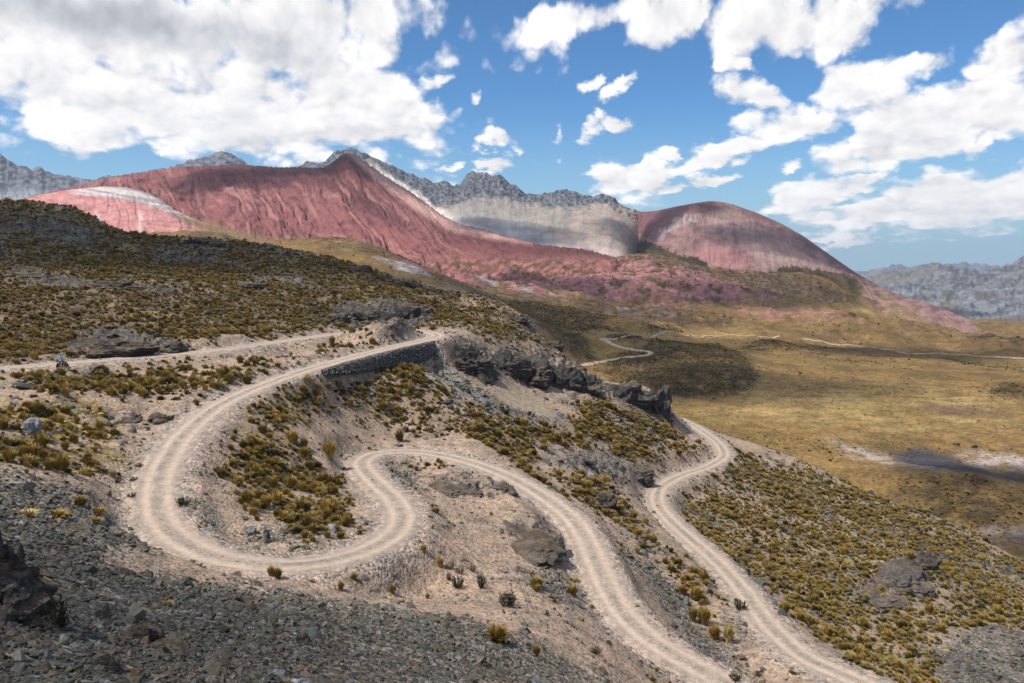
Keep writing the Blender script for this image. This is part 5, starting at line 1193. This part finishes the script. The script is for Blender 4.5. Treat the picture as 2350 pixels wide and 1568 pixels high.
for k, (x, y, w, h, d, lab, m) in enumerate(BO):
    if x > 2180:
        u, v = F2.hit(x, y); r = math.exp(v); p = Vector((r * math.sin(u), r * math.cos(u), 0)); p.z = float(valley_z(p.x, p.y)); sx = w * r / F / 1.9; sz = h * r / F
        bv, bf = rock_body(600 + k, sx, 1.2, sz, 3, 3, 0.12); o = mesh_obj('boulder', bv, bf, m, smooth=False, label=lab, category='boulder'); o.location = (p.x, p.y, p.z + 0.2)
    else:
        place_rock('boulder', x, y, w, h, d, 600 + k, lab, 'boulder', m, sink=0.2, sub=4 if w > 40 else 3, chunks=3, rough=0.10, strata=0.0, rz=0.2 * ((k % 5) - 2))
# big dark crag close to the viewer at the left edge
place_rock('rock_outcrop', 6, 1410, 150, 150, 1.3, 777, 'tall black layered rock at the left edge near the viewer', 'rock outcrop', M_CRAG, sink=0.30, sub=5, chunks=8, rough=0.22, strata=0.35, rz=0.2)

# ---- dry stone retaining wall under the upper bend
wall = bpy.data.objects.new('retaining_wall', None); COL.objects.link(wall)
wmid = road[(WA + WB) // 2]; wall.location = wmid
wall['label'] = 'dark dry stone retaining wall holding up the road below the hairpin'; wall['category'] = 'retaining wall'
ws = np.arange(WA, WB)
bn = RN[ws] * -1.0
wtop = np.c_[rxy[ws] + bn * 2.75, road[ws, 2] - 0.02]; wbot = np.c_[rxy[ws] + bn * 3.75, road[ws, 2] - wall_h[ws] - 0.9]
core = np.stack([wtop + np.c_[-bn * 0.5, 0 * ws], wtop, wbot], 0) - np.array(wmid)
core_o = mesh_obj('wall_core', core.reshape(-1, 3), grid_faces(3, len(ws)), M_CRAG, parent=wall)
rs_ = np.random.default_rng(5); Vs, Fs, off_ = [], [], 0
slen = np.r_[0, np.cumsum(np.linalg.norm(np.diff(rxy[ws], axis=0), axis=1))]
hull = []
for k in range(6):
    me = stone_mesh(900 + k, 12, 0.85, 1.0)
    co = np.array([v.co[:] for v in me.vertices]); fs = [list(p.vertices) for p in me.polygons]; hull.append((co, [(f[0], f[i], f[i + 1]) for f in fs for i in range(1, len(f) - 1)]))
row = 0.0
while row < 4.4:
    rh = rs_.uniform(0.24, 0.40); s = rs_.uniform(0, 0.4)
    while s < slen[-1]:
        L = rs_.uniform(0.35, 0.95); q = s + L / 2
        i = min(int(np.searchsorted(slen, q)), len(ws) - 1)
        hgt_ = wall_h[ws[i]] + 0.5
        if row + rh * 0.5 < hgt_:
            f = (row + rh / 2) / (hgt_ + 0.38)
            p = wtop[i] * (1 - f) + wbot[i] * f; tx = RT[ws[i]]
            co, fs = hull[rs_.integers(0, 6)]
            jut = rs_.uniform(0.0, 0.22)
            w = (co[:, 0:1] * L * 1.12 * np.array([[tx[0], tx[1], 0]]) + co[:, 1:2] * 0.5 * np.array([[bn[i, 0], bn[i, 1], 0]]) + co[:, 2:3] * rh * 1.25 * np.array([[0, 0, 1.0]]))
            Vs.append(w + p + np.array([bn[i, 0] * jut, bn[i, 1] * jut, 0]) - np.array(wmid)); Fs.append(np.array(fs) + off_); off_ += len(co)
        s += L
    row += rh
M_WALL = rock_material('wall_stone', 1.5, 7.0, 0.25, 0.1)
wst = mesh_obj('wall_stones', np.vstack(Vs), np.vstack(Fs), M_WALL, parent=wall, smooth=False, kind='stuff')
tone = np.repeat(rs_.uniform(0.11, 0.25, len(Vs)), [len(v) for v in Vs])
color_attr(wst, tone[:, None] * np.array([[1.0, 0.98, 0.94]]))

# ---- shrubs and tussocks that stand out singly: x, y (foot), width px, height px
def put_shrub(x, y, w, h, var, label, dry=False):
    p = at_ground(x, y); mpp = p.length / F
    e = bpy.data.objects.new('shrub', None); COL.objects.link(e); e.location = p; e['label'] = label; e['category'] = 'shrub'; e.rotation_euler.z = random.uniform(0, 6)
    st, fo = SHRUB[var]; s = (w * mpp / 1.35, w * mpp / 1.35, h * mpp / 0.92)
    obj_from('stem', st, scl=s, parent=e)
    f = obj_from('foliage', fo, scl=s, parent=e)
    return e
for a in ((421, 1160, 36, 27, 1, 'round dark green shrub beside the inner wheel track of the left bend'), (1166, 1392, 50, 40, 0, 'largest dark green shrub at the upper edge of the scree'), (1050, 1350, 34, 28, 2, 'bushy green shrub at the foot of the sandy slope'), (1104, 1350, 26, 34, 2, 'narrow green shrub right of the bushy one'),
          (1205, 1076, 22, 18, 1, 'round green shrub above the middle road'), (1687, 1562, 32, 27, 1, 'round green shrub between the two roads at the bottom'), (1366, 1500, 26, 22, 1, 'low dark shrub on the right of the scree'), (1740, 1552, 20, 17, 1, 'small green shrub beside the right road at the bottom'),
          (1034, 1306, 28, 26, 3, 'grey twiggy shrub on the sandy slope'), (1056, 1316, 26, 22, 3, 'second grey twiggy shrub, downhill of the first'), (1084, 1312, 22, 20, 3, 'small twiggy shrub up-slope of the narrow green one'), (1030, 1332, 13, 18, 2, 'little upright green shrub left of the bushy one'),
          (306, 1104, 20, 13, 1, 'flat dark shrub at the outer edge of the left bend'), (302, 1142, 22, 15, 1, 'dark shrub lower on the outer edge of the left bend'), (318, 1072, 16, 12, 1, 'dark shrub higher on the outer edge of the left bend'), (270, 1108, 16, 12, 1, 'dark shrub on the red bank left of the bend'), (948, 992, 17, 13, 1, 'dark green patch of shrub left of the lone tussock'), (128, 1450, 62, 74, 2, 'tall blackish shrub growing beside the black rock'),
          (1690, 1290, 16, 14, 1, 'green shrub on the outer verge of the right road'), (1700, 1400, 34, 26, 0, 'green shrub on the bank right of the right road')): put_shrub(*a)
def put_tuss(x, y, w, h, var, label):
    p = at_ground(x, y); mpp = p.length / F
    return obj_from('grass_tussock', TUSS[var], p, (0, 0, random.uniform(0, 6)), (w * mpp / 1.05, w * mpp / 1.05, h * mpp / 1.1), label=label, category='grass tussock')
for a in ((1141, 1472, 56, 44, 0, 'big round tussock alone on the right of the scree'), (1231, 1504, 24, 24, 1, 'tussock on the scree below and right of the big round one'), (622, 1322, 22, 24, 1, 'left of two joined tussocks on the lower road verge'), (638, 1328, 24, 26, 1, 'right of two joined tussocks on the lower road verge'), (901, 1362, 19, 23, 1, 'tussock at the top edge of the scree below the road'), (782, 1355, 16, 22, 4, 'slender tussock at the scree top left of the others'),
          (1010, 1301, 18, 24, 4, 'tussock at the left of the twiggy shrubs'), (972, 1268, 18, 20, 1, 'dark tussock on the fork beside the S bend'), (917, 1013, 24, 30, 4, 'lone tall tussock on the bare sand above the road'), (185, 1160, 30, 26, 0, 'round tussock on the dark gravel at the left'), (130, 1185, 40, 22, 3, 'wide dark tussock on the gravel below the round one'), (215, 1200, 30, 20, 3, 'low tussock right of the wide dark one'), (60, 1185, 40, 24, 3, 'dark tussock on gravel near the left edge'),
          (755, 1050, 34, 40, 4, 'tall tussock clump left of the S bend'), (698, 1028, 20, 24, 4, 'tussock on the sand uphill of the S bend clump'), (1615, 1432, 34, 40, 4, 'shaggy tussock between the lower roads'), (1590, 1425, 26, 34, 1, 'shaggy tussock left of its twin between the lower roads'), (1640, 1468, 28, 34, 4, 'drooping tussock lowest on the bank between the roads'), (1800, 1405, 26, 30, 0, 'round tussock on the right verge of the right road'), (1672, 1475, 26, 40, 4, 'tall tussock on the left verge of the right road')): put_tuss(*a)
# ================================================================== UNSEEN CLOUDS OVERHEAD (added for their shadows on the land) AND AIR
def cloud_material():
    m = bpy.data.materials.new('shade_cloud'); m.use_nodes = True
    nt = NT(m.node_tree); nt.n.clear()
    ch = nt.new('ShaderNodeAttribute', attribute_name='chord').outputs['Fac']
    tc = nt.new('ShaderNodeTexCoord').outputs['Object']
    n = nt.noise(tc, 0.008, 6, 0.6); n2 = nt.noise(tc, 0.03, 4, 0.6)
    d = nt.math('ADD', nt.math('MULTIPLY', ch, 1.15), nt.math('ADD', nt.math('MULTIPLY', nt.math('SUBTRACT', n, 0.5), 2.2), nt.math('MULTIPLY', nt.math('SUBTRACT', n2, 0.5), 1.0)))
    a = nt.math('MULTIPLY', nt.smooth(d, 0.05, 1.25), 0.60)
    tr = nt.new('ShaderNodeBsdfTransparent'); df = nt.new('ShaderNodeBsdfDiffuse'); tl = nt.new('ShaderNodeBsdfTranslucent')
    df.inputs[0].default_value = tl.inputs[0].default_value = (0.9, 0.9, 0.9, 1)
    m1 = nt.new('ShaderNodeMixShader'); m2 = nt.new('ShaderNodeMixShader'); o = nt.new('ShaderNodeOutputMaterial')
    nt.l.new(df.outputs[0], m1.inputs[1]); nt.l.new(tl.outputs[0], m1.inputs[2])
    nt.put(m2.inputs[0], a); nt.l.new(tr.outputs[0], m2.inputs[1]); nt.l.new(m1.outputs[0], m2.inputs[2])
    nt.l.new(m2.outputs[0], o.inputs['Surface'])
    return m
M_CLOUD = cloud_material()
# ground point shaded (x, y, z), half-sizes of the shadow across and along, height above it, turn
SHADE = [
    (-60, 12, -14, 62, 40, 900, 0.0),
    (-170, 262, 5, 110, 45, 1100, 0.1), (-20, 272, -12, 50, 18, 1000, -0.3),
    (60, 640, -40, 130, 120, 1200, 0.2), (330, 720, -70, 170, 60, 1200, 0), (150, 470, -70, 120, 55, 1100, 0.0), (300, 330, -75, 60, 30, 1000, 0.2),
    (330, 1830, 90, 200, 120, 1300, 0.3), (560, 1640, 60, 200, 130, 1300, 0.5), (-240, 1760, 190, 360, 130, 1300, -0.15), (-60, 1520, 120, 120, 90, 1300, 0.7), (-560, 1700, 120, 160, 110, 1300, 0), (330, 1050, -30, 230, 100, 1200, 0.4), (60, 980, -10, 120, 90, 1200, 0.1), (620, 860, -70, 140, 60, 1200, -0.2), (135, 205, -58, 45, 22, 1000, -0.5), (175, 285, -75, 40, 26, 1000, 0),
    (2300, 4600, 0, 600, 200, 1500, 0), (1700, 3300, -150, 260, 150, 1500, 0)]
Vc, Fcl, chd, off_ = [], [], [], 0
D5, F5 = ico(3)
for k, (x, y, z, sa, sb, h, tw) in enumerate(SHADE):
    t = h / sdir.z
    c = np.array([x + sdir.x * t, y + sdir.y * t, z + h])
    ca, sn = math.cos(tw), math.sin(tw)
    w = D5 * np.array([sa, sb, 0.22 * min(sa, sb) + 6]); w = np.stack([w[:, 0] * ca - w[:, 1] * sn, w[:, 0] * sn + w[:, 1] * ca, w[:, 2]], -1)
    w *= (1 + 0.25 * fbm(D5[:, 0] * 2 + k * 3.1, D5[:, 1] * 2 + D5[:, 2], 4))[:, None]
    Vc.append(w + c); Fcl.append(F5 + off_); off_ += len(w); chd.append(np.abs(D5[:, 2]))
clouds = mesh_obj('clouds', np.vstack(Vc), np.vstack(Fcl), M_CLOUD, kind='stuff', label='unseen cloud bodies added overhead to shade parts of the land')
float_attr(clouds, np.concatenate(chd), 'chord')
# the air itself
bm = bmesh.new(); bmesh.ops.create_cube(bm, size=1.0)
hz = finish_mesh('haze', bm, [])
haze = obj_from('haze', hz, (2000, 6500, -85), (0, 0, 0), (24000, 19000, 1000), kind='stuff', label='thin blue air')
m = bpy.data.materials.new('air'); m.use_nodes = True
nt = NT(m.node_tree); nt.n.clear()
pv = nt.new('ShaderNodeVolumePrincipled'); o = nt.new('ShaderNodeOutputMaterial')
pv.inputs['Color'].default_value = (0.70, 0.84, 1.0, 1); pv.inputs['Density'].default_value = 0.000042; pv.inputs['Anisotropy'].default_value = 0.2
nt.l.new(pv.outputs[0], o.inputs['Volume']); haze.data.materials.append(m)
NTUSS = 300
MESHES = TUSS + BUSH
MARKS = [(1225, 1235, 'the fissured outcrop'), (2075, 1335, 'the pale ribbed outcrop'), (1141, 1465, 'the big round tussock'), (1166, 1385, 'the largest dark shrub'), (421, 1155, 'the shrub by the wheel track'), (614, 1240, 'the tall greenish slab'), (766, 1212, 'the bluish boulder'),
         (917, 1005, 'the lone tall tussock'), (1355, 1100, 'the white veined boulder'), (1385, 1155, 'the grey outcrop above the road'), (1491, 995, 'the streaked grey boulder'), (76, 990, 'the white-topped boulder'), (290, 965, 'the bedrock hump'), (265, 795, 'the long dark outcrop'), (135, 826, 'the pale roadside boulder'),
         (185, 1155, 'the round tussock on dark gravel'), (630, 1322, 'the two joined tussocks'), (755, 1045, 'the tall clump by the S bend'), (1035, 1110, 'the flat grey ledge'), (1205, 1070, 'the round shrub above the road'), (1625, 1305, 'the standing rock'), (1786, 1400, 'the verge tussock of the right road'), (1615, 1430, 'the shaggy tussock'),
         (1650, 1045, 'the upper right road bend'), (1560, 1160, 'the inner right road bend'), (2250, 1440, 'the grey gravel patch'), (1900, 1500, 'the bottom of the right road'), (1850, 1150, 'the crest above the pond'), (2200, 1220, 'the crest above the dark hill'), (1900, 1300, 'the mossy hollow on the slope'), (700, 835, 'the near end of the stone wall'), (950, 830, 'the tall end of the stone wall'),
         (1130, 910, 'the rubble fan'), (1230, 930, 'the sandy chute'), (850, 770, 'the spoil heap'), (700, 1478, 'the dark wedge-shaped rock'), (238, 1520, 'the long dark slab'), (632, 1548, 'the pale greenish slab'), (360, 1480, 'the dark crusted lump'), (235, 1410, 'the mossy olive boulder'), (60, 1400, 'the black layered rock'), (18, 1432, 'the white quartz block'),
         (95, 1540, 'the grey-brown slab'), (900, 1480, 'the middle of the scree'), (500, 1380, 'the upper edge of the scree'), (900, 1400, 'the scree rim'), (850, 1540, 'the bottom edge of the scree'), (520, 1520, 'the stones at the bottom'), (1231, 1495, 'the tussock below the big one'), (450, 870, 'the strip between the upper roads'), (330, 1250, 'the sandy tongue by the bend'), (620, 1130, 'the middle of the road loop'), (1460, 1440, 'the lower middle road')]
def where(x, y):
    k = min(range(len(MARKS)), key=lambda i: (MARKS[i][0] - x) ** 2 + ((MARKS[i][1] - y) * 1.3) ** 2)
    mx, my, ph = MARKS[k]; dx, dy = x - mx, (y - my) * 1.3; d = math.hypot(dx, dy)
    if abs(dx) > abs(dy): w = 'right of' if dx > 0 else 'left of'
    else: w = 'downhill of' if dy > 0 else 'uphill of'
    dist = 'right beside' if d < 16 else 'a little' if d < 45 else 'some way' if d < 90 else 'well'
    return (dist + ' ' + ph) if d < 16 else '%s %s %s' % (dist, w, ph)
order = np.argsort(-np.where(vis, size / np.hypot(P[:, 0], P[:, 1]), -1))
single = order[:NTUSS]
rest = np.ones(len(P), bool); rest[single] = False
scl = np.stack([size, size, hgt], -1)
instancer('grass_tussocks', MESHES, P[rest], rot[rest], scl[rest], kind[rest], kind='stuff', label='tawny bunchgrass and low bushes covering the slopes around the road', category='grass')
def sizeword(v, cuts, words): return words[sum(v > c for c in cuts)]
tw = np.quantile(size[single], [0.25, 0.5, 0.75])
for k in single:
    bush = kind[k] >= 5
    nm = 'low_bush' if bush else 'grass_tussock'
    shape = sizeword(hgt[k] / size[k], (0.86, 1.02), ('spreading', 'rounded', 'upright'))
    lab = '%s %s %s %s' % (sizeword(size[k], tw, ('small', 'medium', 'large', 'very large')), shape, 'dark bush' if bush else 'tawny tussock', where(px[k], py[k]))
    obj_from(nm, MESHES[kind[k]], P[k], rot[k], scl[k], label=lab, category='bush' if bush else 'grass tussock', group='low dark bushes on the slopes' if bush else 'tawny grass tussocks on the slopes')
instancer('moss_cushions', CUSH, Mp, np.stack([0 * msz, 0 * msz, rng.uniform(0, 6.28, len(msz))], -1), np.stack([msz, msz * rng.uniform(0.6, 1.0, len(msz)), msz], -1), rng.integers(0, 2, len(msz)), kind='stuff', label='yellow moss cushions dotting the gravel beside and inside the left bend', category='moss')
# ---- stones
cover = (1 - 0.9 * m_chute) * np.clip(m_grey * 0.9 + 0.5 * m_fan + 0.03 + 0.35 * rub * (d_road > 3) + 0.10 * (m_rock > 0.3) + 0.05 * (d_road > 2.4) + 0.06 * m_moss, 0, 1) * sstep(d_road, 1.9, 4.2) * (0.55 + 0.9 * sstep(n_c + 0.4 * n_a, -0.3, 0.25))
sm = np.clip(0.0046 * RR + 0.04, 0.06, 0.75)
S, si, sj = sample(cover / (1.15 * sm ** 2), 150000)
sz = sm[si, sj] * np.clip(rng.lognormal(-0.25, 0.55, len(S)), 0.3, 3.4)
big = rng.random(len(S)) < 0.02; sz = np.where(big, sz * 1.8, sz) * (1 + 0.1 * m_fan[si, sj])
BG, bi_, bj_ = sample(m_grey * (d_road > 4) * (RR < 60) * (0.02 + 0.12 * sstep(fbm(GX / 7 + 90, GY / 7, 3), 0.1, 0.5)) * (900 / np.maximum(RR, 8) ** 1.6) * 0.12, 420)
S = np.vstack([S, BG]); si = np.r_[si, bi_]; sj = np.r_[sj, bj_]; sz = np.r_[sz, np.clip(rng.lognormal(0.35, 0.4, len(BG)), 0.8, 3.2) * (0.011 * np.hypot(BG[:, 0], BG[:, 1]) + 0.08)]
srot = np.stack([rng.normal(0, 0.45, len(S)), rng.normal(0, 0.45, len(S)), rng.uniform(0, 6.283, len(S))], -1)
sscl = np.stack([sz, sz * rng.uniform(0.7, 1.0, len(S)), sz * rng.uniform(0.8, 1.2, len(S))], -1)
S[:, 2] += 0.05 * sz
sk = rng.integers(0, 8, len(S)); sx_, sy_ = proj(S)
svis = VIS[si, sj] & (sx_ > 6) & (sx_ < 2344) & (sy_ > 0) & (sy_ < 1560)
print('stones', len(S), 'in view', int(svis.sum()))
so = np.argsort(-np.where(svis, sz / np.hypot(S[:, 0], S[:, 1]), -1)); sing = so[:280]
rs = np.ones(len(S), bool); rs[sing] = False
instancer('scree_stones', STONE, S[rs], srot[rs], sscl[rs], sk[rs], kind='stuff', label='loose grey broken stones of the scree and the rubble banks', category='stones')
tq = np.quantile(sz[sing], [0.25, 0.5, 0.75])
for k in sing:
    sh = ('flat', 'squarish', 'thick', 'thin', 'chunky', 'low', 'long', 'slabby')[sk[k]]
    lab = '%s %s broken stone %s' % (sizeword(sz[k], tq, ('small', 'medium', 'large', 'very large')), sh, where(sx_[k], sy_[k]))
    obj_from('scree_stone', STONE[sk[k]], S[k], srot[k], sscl[k], label=lab, category='stone', group='loose broken stones of the scree')
print('end', round(time.time() - T0, 1))

# ---- bushes dotted over the valley floor
lam = np.where((R2 < 1450) & (np.abs(UU2) < 0.64), ((0.16 * (R2 < 800) + 0.014) * d_dark + 0.012 * hills * (R2 > 650) + 0.004 + 0.05 * (fbm(X2 / 60 + 9, Y2 / 60, 3) > 0.25) * (1 - d_straw_sun)) * (1 - np.clip(d_mud + d_salt, 0, 1) * 0.9), 0) * (R2 ** 2) * np.gradient(U2)[None, :] * (V2[1] - V2[0])
HM2 = np.maximum.accumulate(z2 / R2, axis=0)
lam = np.where(z2 / R2 > HM2 - 0.01, lam, 0) * 1.6
lam = np.where(R2 > 800, lam * 0.18, lam)
nn_ = rng.poisson(lam); vi, vj = np.nonzero(nn_); rep = nn_[vi, vj]; vi, vj = np.repeat(vi, rep), np.repeat(vj, rep)
uu = U2[vj] + (rng.random(len(vi)) - .5) * np.gradient(U2)[vj]; vv = V2[vi] + (rng.random(len(vi)) - .5) * (V2[1] - V2[0])
bx, by = np.exp(vv) * np.sin(uu), np.exp(vv) * np.cos(uu)
bs = rng.lognormal(-0.35, 0.35, len(bx)) * np.clip(np.hypot(bx, by) / 560, 0.9, 2.6)
B_ = np.stack([bx, by, valley_z(bx, by) - 0.05], -1)
instancer('valley_scrub', MESHES, B_, np.stack([0 * bx, 0 * bx, rng.uniform(0, 6.28, len(bx))], -1), np.stack([bs, bs, bs * 0.8], -1), np.where(rng.random(len(bx)) < 0.45, 5 + rng.integers(0, 2, len(bx)), rng.integers(0, 5, len(bx))), kind='stuff', label='dark scrub and tussocks dotted over the valley floor', category='scrub')
print('valley scrub', len(bx))
